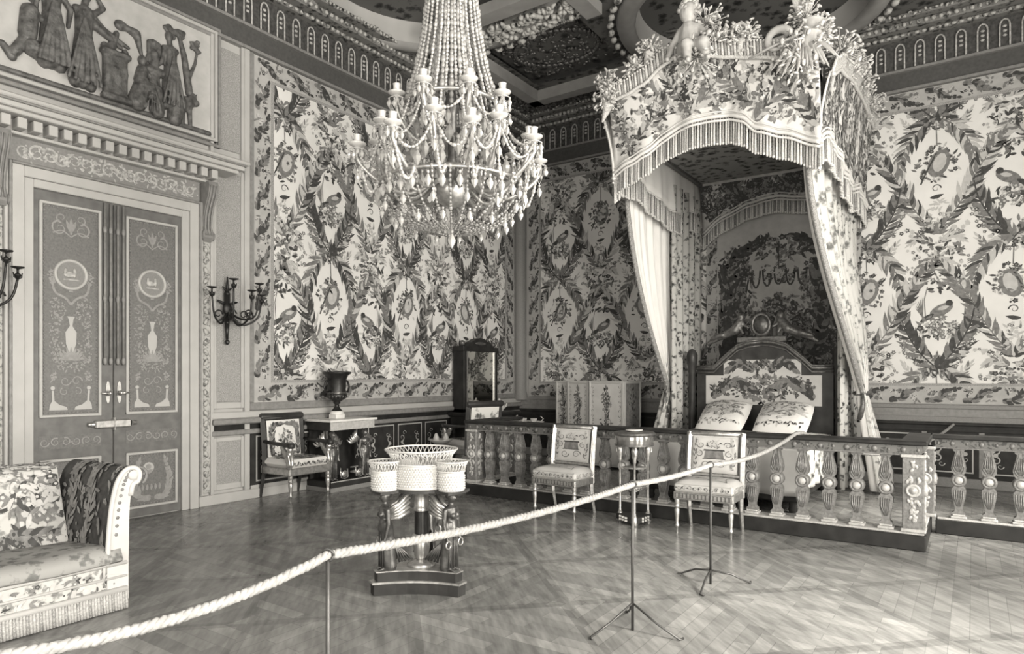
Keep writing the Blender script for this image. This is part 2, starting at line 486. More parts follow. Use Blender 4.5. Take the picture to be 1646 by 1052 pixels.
mb.m = 0; mb.box(x0-.1, x1+.1, y0-.1, y1+.1, ZS+.12, ZS+.2)
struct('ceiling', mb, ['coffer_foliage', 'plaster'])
cx_, cy_ = (x0+x1)/2, (y0+y1)/2
mb = MB()
for x, y, r in CIR:
    mb.m = 0; mb.lathe([(r+.26, ZS), (r+.24, ZS-.06), (r+.10, ZS-.10), (r+.02, ZS-.07), (r, ZS)], (x, y, 0), 56, caps=False)
    mb.m = 1
    for k in range(56):                  # leaf moulding round the compartment
        a = 2*PI*k/56; mb.ell((x+(r+.34)*cos(a), y+(r+.34)*sin(a), ZS-.03), (.07, .05, .045), 6, 4, Matrix.Rotation(a+PI/2+.5, 3, 'Z'))
struct('trim_1', mb, ['beam', 'gilt_foliage'])
# beams around the corner compartment
mb = MB(); w0, w1 = .98, 1.18
mb.box(XA+w0, XA+w1, 7.85, YB-w0, 6.24, ZS); mb.box(XA+w0, -4.25, YB-w1, YB-w0, 6.24, ZS)
mb.box(-6.3, -3.9, 7.02, 7.25, 6.27, ZS); mb.box(-4.25, -4.02, 7.25, 7.9, 6.27, ZS)
struct('trim_2', mb, 'beam')
mb = MB(); rn = random.Random(5)
mb.box(-6.2, -4.1, 7.42, 7.86, 6.34, ZS)
mb.m = 1
for k in range(150):
    mb.ell((rn.uniform(-6.15, -4.15), rn.uniform(7.44, 7.84), 6.33), (rn.uniform(.03, .08), rn.uniform(.03, .06), .05), 6, 4, Matrix.Rotation(rn.random()*3, 3, 'Z'))
for k in range(60): mb.ell((-6.2+k*.036, 7.92, 6.37), (.025, .04, .03), 6, 4)
struct('trim_3', mb, ['cornice_foliage', 'gilt_foliage'])
mb = MB()                                 # oval wreath and rosettes in the corner compartment
for k in range(44):
    a = 2*PI*k/44; mb.ell((cx_+.68*cos(a), cy_+.5*sin(a), ZS+.10), (.06, .035, .03), 6, 4, Matrix.Rotation(a+PI/2+.4, 3, 'Z'))
for k in range(260):
    mb.ell((rn.uniform(x0, x1), rn.uniform(y0, y1), ZS+.11), (rn.uniform(.02, .06), rn.uniform(.015, .03), .02), 6, 4, Matrix.Rotation(rn.random()*3, 3, 'Z'))
for k in range(420):                      # scattered carving on the soffit along both walls
    if rn.random() < .5: p = (rn.uniform(XA+.45, XA+.95), rn.uniform(7.9, YB-.4), ZS-.01)
    else: p = (rn.uniform(XA+.45, -4.3), rn.uniform(YB-.95, YB-.45), ZS-.01)
    mb.ell(p, (rn.uniform(.03, .07), rn.uniform(.015, .035), .025), 6, 4, Matrix.Rotation(rn.random()*3, 3, 'Z'))
struct('trim_4', mb, 'gilt_dark')

def cornice(T, u0, u1, name):
    """plain frieze, a row of little arches, then carved mouldings that step out to the ceiling"""
    mb = MB(T)
    mb.m = 1; mb.box(u0, u1, 5.50, 5.535, 0, .07); mb.box(u0, u1, 5.765, 5.80, 0, .09)
    mb.m = 0; mb.box(u0, u1, 5.535, 5.765, 0, .04)
    mb.m = 2; mb.box(u0, u1, 5.80, 6.21, 0, .06)
    mb.m = 3
    n = int((u1-u0)/.235); st = (u1-u0)/n
    for k in range(n):
        u = u0+(k+.5)*st; a = .055
        pts = [(u-a, 5.81, .075), (u-a, 6.07, .075)]+[(u-a*cos(PI*q/6), 6.07+.09*sin(PI*q/6), .075) for q in range(1, 6)]+[(u+a, 6.07, .075), (u+a, 5.81, .075)]
        mb.tube(pts, .0115, 5)
        for q in range(3): mb.ell((u, 5.95+q*.06, .07), (.028, .02, .015), 6, 4)
    mb.m = 4
    mb.box(u0, u1, 6.21, 6.27, 0, .16, .01); mb.box(u0, u1, 6.27, 6.36, 0, .30, .015); mb.box(u0, u1, 6.36, ZS, 0, .42, .01)
    mb.m = 5; r = random.Random(len(name)+3)
    for k in range(int((u1-u0)/.085)):
        u = u0+.04+k*.085
        mb.ell((u, 6.235, .165), (.035, .026, .02), 6, 4); mb.ell((u+.03, 6.315, .305), (.03, .035, .025), 6, 4, Matrix.Rotation(r.random(), 3, 'Z'))
    for k in range(int((u1-u0)/.06)):
        mb.ell((u0+k*.06, 6.39+r.uniform(-.02, .02), .43), (.03, .018, .02), 6, 4, Matrix.Rotation(r.random()*3, 3, 'Z'))
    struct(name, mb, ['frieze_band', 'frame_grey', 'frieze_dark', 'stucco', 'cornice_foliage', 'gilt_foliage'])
cornice(WA, 1.2, YB, 'trim_5'); cornice(WB, XA+.45, 1.4, 'trim_6')

# dado, skirting, corner moulding -------------------------------------
mb = MB(WA)
mb.box(4.25, YB, 0, .12, 0, .05, .008); mb.box(1.0, 2.4, 0, .12, 0, .05, .008)
struct('baseboard_left', mb, 'painted_wood')
mb = MB(WB); mb.box(XA, XR, 0, .13, 0, .05, .008); struct('baseboard_back', mb, 'grey_paint')
# panelled dado of the door wall: dark wood with pale fillets and arabesques
mb = MB(WA)
mb.m = 0; mb.box(4.92, YB, .12, .80, 0, .02)
mb.m = 1; mb.box(4.4, YB, .80, .86, 0, .06, .01); mb.m = 3; mb.box(4.4, YB, .86, .93, 0, .04); mb.m = 1; mb.box(4.4, YB, .93, 1.0, 0, .10, .015)
mb.m = 2; mb.box(4.4, YB, 1.0, 1.08, 0, .06, .01)
mb.m = 2; mb.box(4.92, YB, .12, .16, 0, .03)
def arabesque(mb, u0, u1, v0, v1, w):
    P = Paint(3); f = .018
    P.poly([(u0, v0), (u1, v0), (u1, v0+f), (u0, v0+f)], 2); P.poly([(u0, v1-f), (u1, v1-f), (u1, v1), (u0, v1)], 2)
    P.poly([(u0, v0), (u0+f, v0), (u0+f, v1), (u0, v1)], 2); P.poly([(u1-f, v0), (u1, v0), (u1, v1), (u1-f, v1)], 2)
    for s_, u in ((1, u0+.09), (-1, u1-.09)):
        v = (v0+v1)/2
        for k in (1, -1):
            P.scroll(u, v+k*.07, .055, -k*PI/2, 1.1, .02, 2, k*s_); P.scroll(u+s_*.05, v+k*.14, .04, 0, 1.0, .014, 2, k*s_)
        P.disc(u, v, .028, 2)
    P.emit(mb, lift=w)
for u in (5.0, 5.62, 6.24, 6.86, 7.48, 8.1): arabesque(mb, u, u+.54, .2, .77, .022)
struct('trim_7', mb, ['matt_dark_wood', 'frame_grey', 'painted_wood', 'dark_wood'])
mb = MB(WB)
mb.m = 0; mb.box(XA, XR, .13, .76, 0, .02); mb.box(XA, XR, .76, .80, 0, .05); mb.box(XA, XR, .80, .84, 0, .03); mb.box(XA, XR, .84, .88, 0, .07, .01)
mb.m = 1; mb.box(XA, XR, .88, .96, 0, .05, .01); mb.m = 3; mb.box(XA, XR, .96, 1.06, 0, .035); mb.m = 1; mb.box(XA, XR, 1.06, 1.12, 0, .05, .01)
for u in (-1.15, -.5, .15, .8): arabesque(mb, u, u+.5, .2, .72, .022)
for u in (-1.22, -.56, .09, .74):
    mb.m = 3; mb.box(u-.03, u+.03, .15, .75, .02, .03)
struct('trim_8', mb, ['matt_dark_wood', 'grey_paint', 'painted_wood', 'frame_grey'])
mb = MB(); mb.lathe([(.12, 1.05), (.12, 5.5)], (XA+.08, YB-.08, 0), 16); mb.lathe([(.14, 1.05), (.15, 1.1), (.125, 1.2)], (XA+.08, YB-.08, 0), 16)
mb.box(XA, XA+.3, YB-.3, YB, 5.4, 5.5)
struct('trim_9', mb, 'grey_paint')

# ------------------------------------------------------------------ silk hangings
def column(seed, cw):
    P = Paint(seed); k = cw/.855; T3 = (3, 2, 3, 2); T2 = (2, 2, 1, 3)
    for s in (1, -1):
        P.garland([(0, 1.10), (s*.25*k, 1.45), (s*.45*k, 1.85), (s*.62*k, 2.15), (s*.855*k, 2.42)], 30, .20, .046, T2, 0, .1)
        P.garland([(0, 2.72), (s*.2*k, 2.56), (s*.37*k, 2.32), (s*.44*k, 2.03)], 17, .19, .046, T2, 0, .1)
        P.garland([(0, -.74), (s*.2*k, -.52), (s*.37*k, -.2), (s*.43*k, .06)], 19, .22, .052, T3, 0, .1)
        P.garland([(s*.04, .78), (s*.16*k, .66), (s*.2*k, .5)], 8, .12, .032, (1, 2, 1)); P.garland([(s*.05, .98), (s*.2*k, 1.06), (s*.3*k, 1.0)], 8, .12, .032, (1, 2, 1))
        P.garland([(s*.1*k, -.9), (s*.26*k, -.86), (s*.38*k, -.7)], 8, .12, .03, (1, 2, 1))
        for q in range(34):                      # swags of small flowers
            t = q/33; x = s*(.47-.40*t)*k+P.r.uniform(-.05, .05); y = -.25-.62*t**.8+P.r.uniform(-.05, .05)
            P.flower(x, y, P.r.uniform(.018, .035), P.r.choice((1, 2, 2, 3)), 1)
        for q in range(16):
            t = q/15; x = s*(.12+.26*t)*k+P.r.uniform(-.05, .05); y = 1.16-.16*t+.2*t*t+P.r.uniform(-.05, .05)
            P.flower(x, y, P.r.uniform(.018, .034), P.r.choice((1, 2, 3)), 1)
        for q in range(14):
            P.flower(s*(.30+P.r.uniform(-.06, .1))*k, .62+P.r.uniform(-.22, .3), P.r.uniform(.016, .03), P.r.choice((1, 2, 2)), 1)
    P.bunch(0, .86, .28*k, .19, 70, .040, (2, 1, 3, 2)); P.bunch(0, 1.28, .16*k, .12, 26, .034, (1, 2, 1)); P.bunch(0, 2.78, .2*k, .1, 24, .04, (2, 1, 2))
    P.bunch(0, -.8, .16*k, .1, 22, .035, (2, 1, 3))
    # bird on a nest of leaves, with a small tree over it
    P.bunch(0, -.18, .24*k, .15, 90, .036, (2, 3, 2, 1))
    P.disc(.06, .05, .15, 2, 12, .075, .5); P.disc(.15, .14, .045, 3, 8); P.leaf(-.03, .0, PI+.6, .2, .07, 3); P.leaf(.02, .06, .3, .14, .06, 1)
    for q in range(6): P.leaf(-.16+q*.01, -.1, PI*.5+q*.12, .34-.02*q, .02, 2)
    for q in range(24): P.leaf(-.12+P.r.uniform(-.16, .24), .36+P.r.uniform(-.05, .09), P.r.random()*6.3, .085, .04, P.r.choice((3, 3, 2)))
    P.stroke([(-.1, .38), (-.14, .2), (-.12, -.1)], .012, 2)
    # trophy of music hung from a ribbon
    P.bunch(0, 1.48, .1*k, .07, 16, .03, (1, 2, 1)); P.bunch(0, .5, .14*k, .05, 14, .03, (1, 2)); P.stroke([(0, 2.62), (.01, 2.3)], .014, 2); P.disc(.03, 2.06, .125, 2, 14, .19, -.3); P.disc(.04, 2.07, .075, 1, 10, .13, -.3)
    P.stroke([(.0, 2.2), (-.12, 1.95), (-.18, 1.8)], .02, 3)
    P.bunch(0, 2.05, .25*k, .24, 70, .034, (2, 1, 2, 3)); P.bunch(.02, 2.27, .11, .06, 16, .03, (3, 2))
    P.scroll(.0, 1.72, .06, 0, 1.2, .016, 3); P.leaf(-.07, 1.6, .0, .16, .06, 3, .2)
    return P
def border(u0, u1, h, seed, flip=False):
    """running acanthus with flowers between two braid lines, drawn along u with v from 0 to h"""
    P = Paint(seed); n = max(1, round((u1-u0)/.44)); st = (u1-u0)/n
    for k in range(n):
        u = u0+k*st; f = -1 if flip else 1
        c = [(u+.08*st, .16*h), (u+.42*st, .24*h), (u+.58*st, .62*h), (u+.92*st, .84*h)]
        if flip: c = [(x, h-y) for x, y in c]
        P.garland(c, 9, .11*h/.3, .055*h/.3, (3, 2, 3, 2))
        P.bunch(u+.25*st, (.68 if not flip else .32)*h, .15*st, .2*h, 12, .034*h/.3, (2, 1, 3)); P.bunch(u+.78*st, (.32 if not flip else .68)*h, .13*st, .2*h, 11, .034*h/.3, (2, 1, 2))
    return P
SILK = ['silk_white', 'silk_pale', 'silk_mid', 'silk_dark', 'braid', 'silk_border']
def hanging(T, name, label, u0, u1, v0, v1, c0, cw, b0, per, bw=.28):
    mb = MB(T); mb.box(u0, u1, v0, v1, .012, .022)
    iu0, iu1, iv0, iv1 = u0+bw, u1-bw, v0+bw, v1-bw
    k0 = math.floor((iu0-c0)/cw)-1
    for k in range(k0, math.ceil((iu1-c0)/cw)+2):
        u = c0+k*cw; odd = k % 2
        for j in range(-2, 3):
            z = b0+j*per+(per/2 if odd else 0)
            if z+3*per/3.4 < iv0 or z-1 > iv1: continue
            column(k*13+j*7+5, cw).shifted(u, z, 1, per/3.4, k % 3 == 1).emit(mb, lift=.0232, box=(iu0, iu1, iv0, iv1))
    mb.m = 4
    for a in (.03, ):
        mb.box(iu0-.035, iu0, iv0, iv1, .022, .030); mb.box(iu1, iu1+.035, iv0, iv1, .022, .030)
        mb.box(iu0-.035, iu1+.035, iv0-.035, iv0, .022, .030); mb.box(iu0-.035, iu1+.035, iv1, iv1+.035, .022, .030)
    mb.m = 5
    for q in ((u0, u1, v0, iv0-.035), (u0, u1, iv1+.035, v1), (u0, iu0-.035, iv0-.035, iv1+.035), (iu1+.035, u1, iv0-.035, iv1+.035)): mb.box(*q, .022, .0226)
    h = bw-.045
    border(u0+.02, u1-.02, h, 3).emit(mb, lambda u, v, w: (u, v0+.008+v, w), lift=.0236)
    border(u0+.02, u1-.02, h, 4).emit(mb, lambda u, v, w: (u, v1-.008-v, w), lift=.0236)
    border(v0+bw, v1-bw, h, 5).emit(mb, lambda u, v, w: (u0+.008+v, u, w), lift=.0236)
    border(v0+bw, v1-bw, h, 6).emit(mb, lambda u, v, w: (u1-.008-v, u, w), lift=.0236)
    mb.m = 0
    o = obj(name, mb, SILK); tag(o, label, 'wall hanging')
    return o
hanging(WA, 'silk_hanging', 'pale silk wall hanging with dark leaf garlands, on the wall beside the double door', 4.97, 10.62, 1.18, 5.49, 6.16, .75, 3.907, 3.3)
hanging(WB, 'silk_hanging', 'pale silk wall hanging with leafy lozenges and birds, on the wall behind the bed', -7.1, 1.6, 1.13, 5.49, -.421, .855, 2.363, 3.4)
mb = MB(WA)
mb.box(4.89, 4.97, 1.18, 5.5, 0, .035, .008); mb.box(10.62, 10.68, 1.18, 5.5, 0, .035, .008); mb.box(4.89, 10.68, 1.085, 1.18, 0, .036, .008)
struct('trim_10', mb, 'frame_grey')

# ------------------------------------------------------------------ the doorway
mb = MB(WA)
def strip(mb, u0, u1, v0, v1, w, b=.006): mb.box(u0, u1, v0, v1, 0, w, b)
# architrave: three flat fillets each side and over the top
for s in (1, -1):
    f = lambda u: 3.3295+s*u
    mb.m = 0
    strip(mb, f(.7165), f(.80), 0.0, 3.37, .05); strip(mb, f(.80), f(.90), 0.0, 3.47, .075)
    mb.m = 1; strip(mb, f(.90), f(.925), .14, 3.495, .09)
    mb.m = 0; strip(mb, f(.925), f(.955), .14, 3.5, .07)
    mb.m = 2; strip(mb, f(.955), f(1.06), .15, 3.08, .03)              # carved strip
    mb.m = 0; strip(mb, f(1.06), f(1.10), .12, 5.5, .05)
    mb.m = 3; strip(mb, f(1.14), f(1.46), 1.20, 3.95, .02); strip(mb, f(1.14), f(1.46), .2, .74, .02)
    mb.m = 0
    for v0, v1 in ((1.12, 3.98), (.16, .78)):                          # moulded frames of the side panels
        strip(mb, f(1.10), f(1.14), v0, v1, .035); strip(mb, f(1.46), f(1.50), v0, v1, .035)
        strip(mb, f(1.14), f(1.46), v0, v0+.07, .03); strip(mb, f(1.14), f(1.46), v1-.05, v1, .03)
    strip(mb, f(1.50), f(1.57), .12, 5.5, .05)
    mb.m = 3; strip(mb, f(1.14), f(1.46), 4.2, 5.4, .02); mb.m = 0
    strip(mb, f(1.46), f(1.5), 4.02, 5.5, .045)
    mb.m = 2
    for k in range(24): mb.ell((f(1.008), .25+k*.118, .034), (.03, .05, .02), 6, 4, Matrix.Rotation(.5*(1 if k % 2 else -1), 3, 'Z'))
mb.m = 0
mb.box(3.3295-.7165, 3.3295+.7165, 3.29, 3.37, 0, .05, .006); mb.box(3.3295-.8, 3.3295+.8, 3.37, 3.47, 0, .075, .006); mb.m = 1; mb.box(3.3295-.9, 3.3295+.9, 3.47, 3.495, 0, .09, .006)
struct('trim_11', mb, ['painted_wood', 'frame_grey', 'carved_grey', 'speckled_panel'])
# carved frieze and dentil cornice over the door
mb = MB(WA); U0, U1 = 3.3295-1.06, 3.3295+1.06
mb.m = 1; mb.box(U0+.14, U1-.14, 3.505, 3.72, 0, .05)
P = Paint(9)
for k in range(16):
    u = U0+.26+k*.1065; P.scroll(u, 3.61, .075, k, 1.3, .022, 3, 1 if k % 2 else -1); P.bunch(u+.05, 3.61, .05, .09, 10, .02, (3, 4, 3))
P.emit(mb, lift=.052)
mb.m = 0
mb.box(U0, U1, 3.72, 3.75, 0, .14, .006); mb.box(U0, U1, 3.75, 3.86, 0, .10)
n = 17
for k in range(n):
    u = U0+(k+.5)*(U1-U0)/n; mb.box(u-.038, u+.038, 3.757, 3.855, .10, .24, .006)
U0 -= .30; U1 += .30
mb.box(U0+.1, U1-.1, 3.86, 3.90, 0, .30, .008); mb.box(U0+.05, U1-.05, 3.90, 3.95, 0, .34, .008); mb.m = 2; mb.box(U0+.03, U1-.03, 3.95, 3.965, 0, .35); mb.m = 0; mb.box(U0, U1, 3.965, 4.01, 0, .38, .012)
struct('trim_12', mb, ['painted_wood', 'grey_paint', 'frame_grey', 'stucco', 'plaster'])
for i, s in enumerate((1, -1)):           # scrolled brackets under the cornice
    mb = MB(WA); u = 3.3295+s*1.0
    out = [(.02, 3.08), (.08, 3.06), (.11, 3.10), (.105, 3.17), (.08, 3.22), (.09, 3.34), (.13, 3.46), (.19, 3.58), (.21, 3.68), (.19, 3.73), (.0, 3.73), (0, 3.08)]
    q = frame((XA, u-.055, 0), (1, 0, 0), (0, 0, 1)); mb2 = MB(q @ Matrix.Scale(-1, 4, (0, 0, 1))); mb2.prism(out, -.0, .11)
    for e in (-.008, .118): mb2.lathe([(.0, 0), (.05, .001), (.05, .012), (.0, .013)], (.065, 3.125, e), 12)
    for e in (.02, .055, .09): mb2.tube([(.115, 3.13, e), (.092, 3.22, e), (.10, 3.34, e), (.14, 3.46, e), (.20, 3.58, e), (.215, 3.68, e)], .011, 6)
    struct('trim_%d' % (13+i), mb2, 'frame_grey')

# double door
door = thing('door_1', 'tall grey double door with carved panels, white medallions and gilt bolts', None, (XA+.02, 3.3295, 0)); door['kind'] = 'structure'; del door['label']
def ornament(w, h):
    """arabesque of a long door panel: palmette, medallion, branches, vase, sphinxes"""
    P = Paint(21)
    for s in (1, -1):
        P.scroll(s*.10, h*.885, .075, PI/2, 1.4, .018, 1, -s); P.scroll(s*.085, h*.935, .05, -PI/2, 1.2, .014, 1, s)
        P.stroke(spline([(0, h*.85), (s*.08, h*.875), (s*.16, h*.86)], 6), .012, 1)
        P.bunch(s*.165, h*.655, .035, .07, 44, .012, (1, 2, 1))
        P.stroke(spline([(0, h*.53), (s*.05, h*.56), (s*.14, h*.585), (s*.165, h*.635)], 12), .022, 2)
        P.bunch(s*.12, h*.50, .08, .15, 70, .012, (1, 1, 2)); P.bunch(s*.12, h*.31, .07, .12, 56, .013, (1, 1, 2)); P.bunch(s*.15, h*.19, .03, .05, 26, .011, (1, 2)); P.bunch(s*.06, h*.24, .07, .05, 26, .011, (1, 2)); P.bunch(s*.15, h*.40, .04, .1, 26, .011, (1, 2))
        P.poly([(s*.16, .07), (s*.19, .07), (s*.185, .12), (s*.165, .16), (s*.17, .26), (s*.15, .26), (s*.145, .16), (s*.10, .12), (s*.04, .10), (s*.03, .07)][::s], 3)
        P.disc(s*.16, .285, .02, 3); P.scroll(s*.05, h*.17, .05, 0, 1.3, .012, 1, s); P.scroll(s*.06, h*.12, .04, 2, 1.2, .01, 1, -s)
        for k in range(5): P.stroke([(0, h*.60+k*.022), (s*.035, h*.61+k*.022)], .007, 2)
        P.leaf(0, h*.87, PI/2-s*.35, .13, .035, 1)
    P.leaf(0, h*.86, PI/2, .17, .04, 2); P.poly([(-.018, h*.59), (.018, h*.59), (.012, h*.66), (-.012, h*.66)], 2)
    P.poly([(-.035, h*.475), (.035, h*.475), (.022, h*.462), (.012, h*.43), (.05, h*.40), (.045, h*.345), (.012, h*.295), (-.012, h*.295), (-.045, h*.345), (-.05, h*.40), (-.012, h*.43), (-.022, h*.462)], 3)
    for k in range(9): P.leaf(0, h*.27, PI/2+(k-4)*.36, .13, .03, 1)
    return P
def wreath(w, h):
    P = Paint(8)
    for s in (1, -1):
        P.garland([(s*.02, h*.16), (s*.14, h*.2), (s*.185, h*.5), (s*.14, h*.82)], 14, .075, .03, (1, 2, 1))
    for k in range(5): P.leaf(-.1+k*.045, h*.3, PI/2, .07, .03, 2)
    P.disc(-.04, h*.7, .06, 3, 12); P.disc(-.04, h*.72, .03, 2, 9); P.leaf(-.1, h*.6, .3, .12, .05, 2)
    return P
for s in (-1, 1):
    # leaf: local u = Y from the middle, v = Z, w = out
    Tl = frame((XA+.0, 3.3295, 0), (0, 1, 0), (0, 0, 1))
    a, b_ = (0.006, .7155) if s > 0 else (-.7155, -.006)
    mb = MB(Tl); mb.box(a, b_, .012, 3.283, .0, .028, .004)
    leaf = obj('door_leaf', mb, 'door_wood', door, True)
    pc = .395*s; hw = .275
    for v0, v1, kind in ((1.105, 3.185, 'long'), (.80, .93, 'band'), (.10, .70, 'low')):
        mb = MB(Tl); h = v1-v0
        if kind == 'band':
            mb.m = 0; mb.box(pc-hw, pc+hw, v0, v1, .028, .033)
            P = Paint(3)
            for k in range(6): P.scroll(pc-hw+.045+k*.092, v0+h/2, .042, k, 1.5, .013, 1, 1 if k % 2 else -1)
            P.emit(mb, lift=.034)
        else:
            mb.m = 0; mb.box(pc-hw+.03, pc+hw-.03, v0+.03, v1-.03, .028, .031)
            mb.m = 3
            for i_, q in enumerate(((pc-hw, pc-hw+.028, v0, v1), (pc+hw-.028, pc+hw, v0, v1), (pc-hw, pc+hw, v0, v0+.028), (pc-hw, pc+hw, v1-.028, v1))): mb.box(*q, .028, .05+.0008*(i_//2), .006)
            mb.m = 4                       # bead moulding
            n = int(h/.035)
            for k in range(n):
                v = v0+.05+k*(h-.1)/max(1, n-1)
                for u in (pc-hw+.042, pc+hw-.042): mb.ell((u, v, .034), (.009, .012, .008), 5, 4)
            for k in range(14):
                u = pc-hw+.05+k*(2*hw-.1)/13
                for v in (v0+.042, v1-.042): mb.ell((u, v, .034), (.012, .009, .008), 5, 4)
            P = ornament(.4, h) if kind == 'long' else wreath(.4, h)
            P.shifted(pc, v0).emit(mb, lift=.0325)
        pan = obj('panel', mb, ['door_field', 'door_ornament', 'door_ornament', 'painted_wood', 'frame_grey'], leaf, True)
        if kind == 'long':
            mb = MB(Tl @ TR(pc, v0+h*.672, .032)); mb.lathe([(.122, 0), (.122, .012), (.138, .02), (.152, .012), (.154, 0)], (0, 0, 0), 32, caps=False)
            mb.m = 1; mb.lathe([(.0, .006), (.123, .006)], (0, 0, 0), 32, caps=False)
            mb.m = 2; mb.ell((-.02, .0, .008), (.05, .03, .006), 10, 6); mb.ell((.03, .02, .008), (.018, .05, .006), 8, 6); mb.ell((-.05, .03, .008), (.016, .035, .006), 8, 6); mb.box(-.07, .07, -.055, -.045, .004, .01)
            obj('medallion', mb, ['painted_wood', 'grey_paint', 'stucco'], leaf, True)
    # espagnolette rods
    mb = MB(Tl)
    for u in (.035*s, .09*s):
        mb.tube([(u, 1.62, .05), (u, 3.27, .05)], .013, 8)
        for v in (1.66, 2.3, 3.0): mb.lathe([(.016, -.03), (.022, 0), (.016, .03)], (u, v, .05), 8, rot=Matrix.Rotation(-PI/2, 3, 'X'))
    obj('bolt_rod', mb, 'frame_grey', leaf, True)
    mb = MB(Tl); u = .055*s
    mb.prism([(u+.022*cos(q*PI/8)*(1), 1.34+.115*sin(q*PI/8)) for q in range(16)], .028, .036)
    mb.ell((u, 1.33, .07), (.02, .03, .03), 10, 8); mb.tube([(u, 1.33, .036), (u, 1.33, .075)], .01, 8); mb.tube([(u, 1.33, .078), (u+.08*s, 1.335, .078)], [.012, .008], 8)
    obj('door_handle', mb, 'gilt', leaf, True)
mb = MB(frame((XA, 3.3295, 0), (0, 1, 0), (0, 0, 1)))
mb.box(-.19, .16, .975, 1.06, .028, .075, .012); mb.box(-.012, .0, .95, 1.085, .028, .08, .004); mb.lathe([(.0, -.03), (.025, -.02), (.02, .0), (.03, .03)], (-.225, 1.018, .05), 10, rot=Matrix.Rotation(PI/2, 3, 'Y')); mb.lathe([(.03, -.03), (.02, .0), (.025, .02), (.0, .03)], (.195, 1.018, .05), 10, rot=Matrix.Rotation(PI/2, 3, 'Y'))
obj('lock_case', mb, 'gilt', door, True)

# ------------------------------------------------------------------ bronze relief over the door
rel = thing('overdoor_relief', 'wide framed overdoor relief of dark classical figures round an altar, above the double door', 'relief', (XA+.03, 3.3295, 4.27))
U0, U1, V0, V1 = 2.28, 4.40, 4.30, 5.47
mb = MB(WA); mb.box(U0, U1, V0, V1, .02, .035); obj('relief_panel', mb, 'relief_ground', rel, True)
mb = MB(WA)
for d, w0, w1 in ((.0, .10, .045), (.03, .065, .08), (.085, .03, .055)):
    a, c, e, g = U0-d-.03, U1+d+.03, V0-d-.03, V1+d+.03; t = .035
    mb.m = 1 if d == .03 else 0
    mb.box(a, a+t, e, g, .01, w1, .006); mb.box(c-t, c, e, g, .01, w1, .006); mb.box(a, c, e, e+t, .01, w1+.001, .006); mb.box(a, c, g-t, g, .01, w1+.001, .006)
obj('relief_frame', mb, ['frame_grey', 'painted_wood'], rel, True)
def draped(mb, u, v0, h, lean=0., face=1, arms=()):
    """standing draped figure in half relief, v0 = feet, h = height"""
    k = h/1.0; w = .05
    P = lambda x, y, z=0.: (u+(x+lean*y)*k, v0+y*k, w+z)
    mb.limb(P(.0, .08), P(0, .5), .10*k, .085*k, 8); mb.limb(P(-.06*face, .04), P(-.01*face, .45), .07*k, .08*k, 8); mb.limb(P(.07*face, .03), P(.02*face, .42), .06*k, .075*k, 8)
    mb.limb(P(0, .5), P(0, .74), .08*k, .085*k, 8); mb.limb(P(-.07, .76), P(.07, .76), .045*k, .045*k, 8)
    mb.limb(P(0, .8), P(.01*face, .87), .035*k, .035*k, 8); mb.ell(P(.015*face, .93), (.055*k, .07*k, .045), 8, 6); mb.ell(P(-.03*face, .94), (.045*k, .045*k, .035), 8, 6)
    for (ex, ey), (hx, hy) in arms:
        sx = .07 if ex > 0 else -.07
        mb.limb(P(sx, .75), P(ex, ey, .01), .033*k, .028*k, 8); mb.limb(P(ex, ey, .01), P(hx, hy, .01), .027*k, .02*k, 8)
def drapery_lines(mb, u, v0, h, n=5, sp=.16):
    for k in range(n):
        x = -sp/2+sp*k/(n-1); mb.tube([(u+x*1.35*h, v0+.02*h, .135), (u+x*.9*h, v0+.25*h, .15), (u+x*.35*h, v0+.55*h, .14), (u-x*.2*h, v0+.74*h, .13)], [.020*h, .017*h, .012*h, .008*h], 6)
figs = []
def fig(label, build, lines=()):
    mb = MB(); build(mb)
    m2 = remesh(mb, .010, 2); m2.v = [WA @ Vector((p.x, p.y, max(.034, p.z))) for p in m2.v]
    o = obj('relief_figure', m2, 'relief_bronze', rel, True, label=label)
    return o
VB = V0+.05
def f1(mb):
    draped(mb, 2.72, VB+.12, 1.0, .0, 1, (((.16, .62), (.14, .45)), ((-.13, .6), (-.14, .45)))); drapery_lines(mb, 2.72, VB+.12, 1.0, 6, .2); mb.limb((2.55, VB+.25, .05), (2.7, VB+.16, .05), .09, .05)
def f2(mb):
    draped(mb, 3.06, VB+.03, 1.0, .02, 1, (((.17, .66), (.42, .56)), ((.17, .86), (.1, .96)))); drapery_lines(mb, 3.05, VB+.03, 1.0, 6, .22); mb.limb((3.10, VB+.72, .06), (3.42, VB+.56, .06), .05, .02)
def f3(mb):
    mb.limb((2.40, VB+.16, .05), (2.52, VB+.36, .05), .05, .06); mb.limb((2.50, VB+.36, .05), (2.52, VB+.58, .05), .08, .08); mb.ell((2.54, VB+.74, .05), (.06, .07, .05), 8, 6); mb.limb((2.55, VB+.56, .06), (2.70, VB+.53, .06), .035, .03); mb.limb((2.38, VB+.1, .05), (2.30, VB+.2, .05), .04, .03)
def altar(mb):
    mb.box(3.42, 3.66, VB+.0, VB+.46, .03, .10, .02); mb.box(3.39, 3.69, VB+.44, VB+.50, .03, .12, .015); mb.box(3.40, 3.70, VB-.02, VB+.05, .03, .12, .015)
    for p in ((3.44, .52), (3.64, .52)): mb.ell((p[0], VB+p[1], .06), (.04, .05, .03), 8, 6)
    mb.limb((3.50, VB+.5, .05), (3.56, VB+.70, .05), .05, .03); mb.ell((3.60, VB+.80, .05), (.07, .06, .04), 8, 6); mb.limb((3.64, VB+.80, .05), (3.74, VB+.78, .05), .03, .05); mb.limb((3.76, VB+.78, .05), (3.81, VB+.58, .05), .045, .02)
    for k in range(4): mb.ell((3.47+k*.05, VB+.25+.03*(k % 2), .10), (.04, .10, .02), 8, 6)
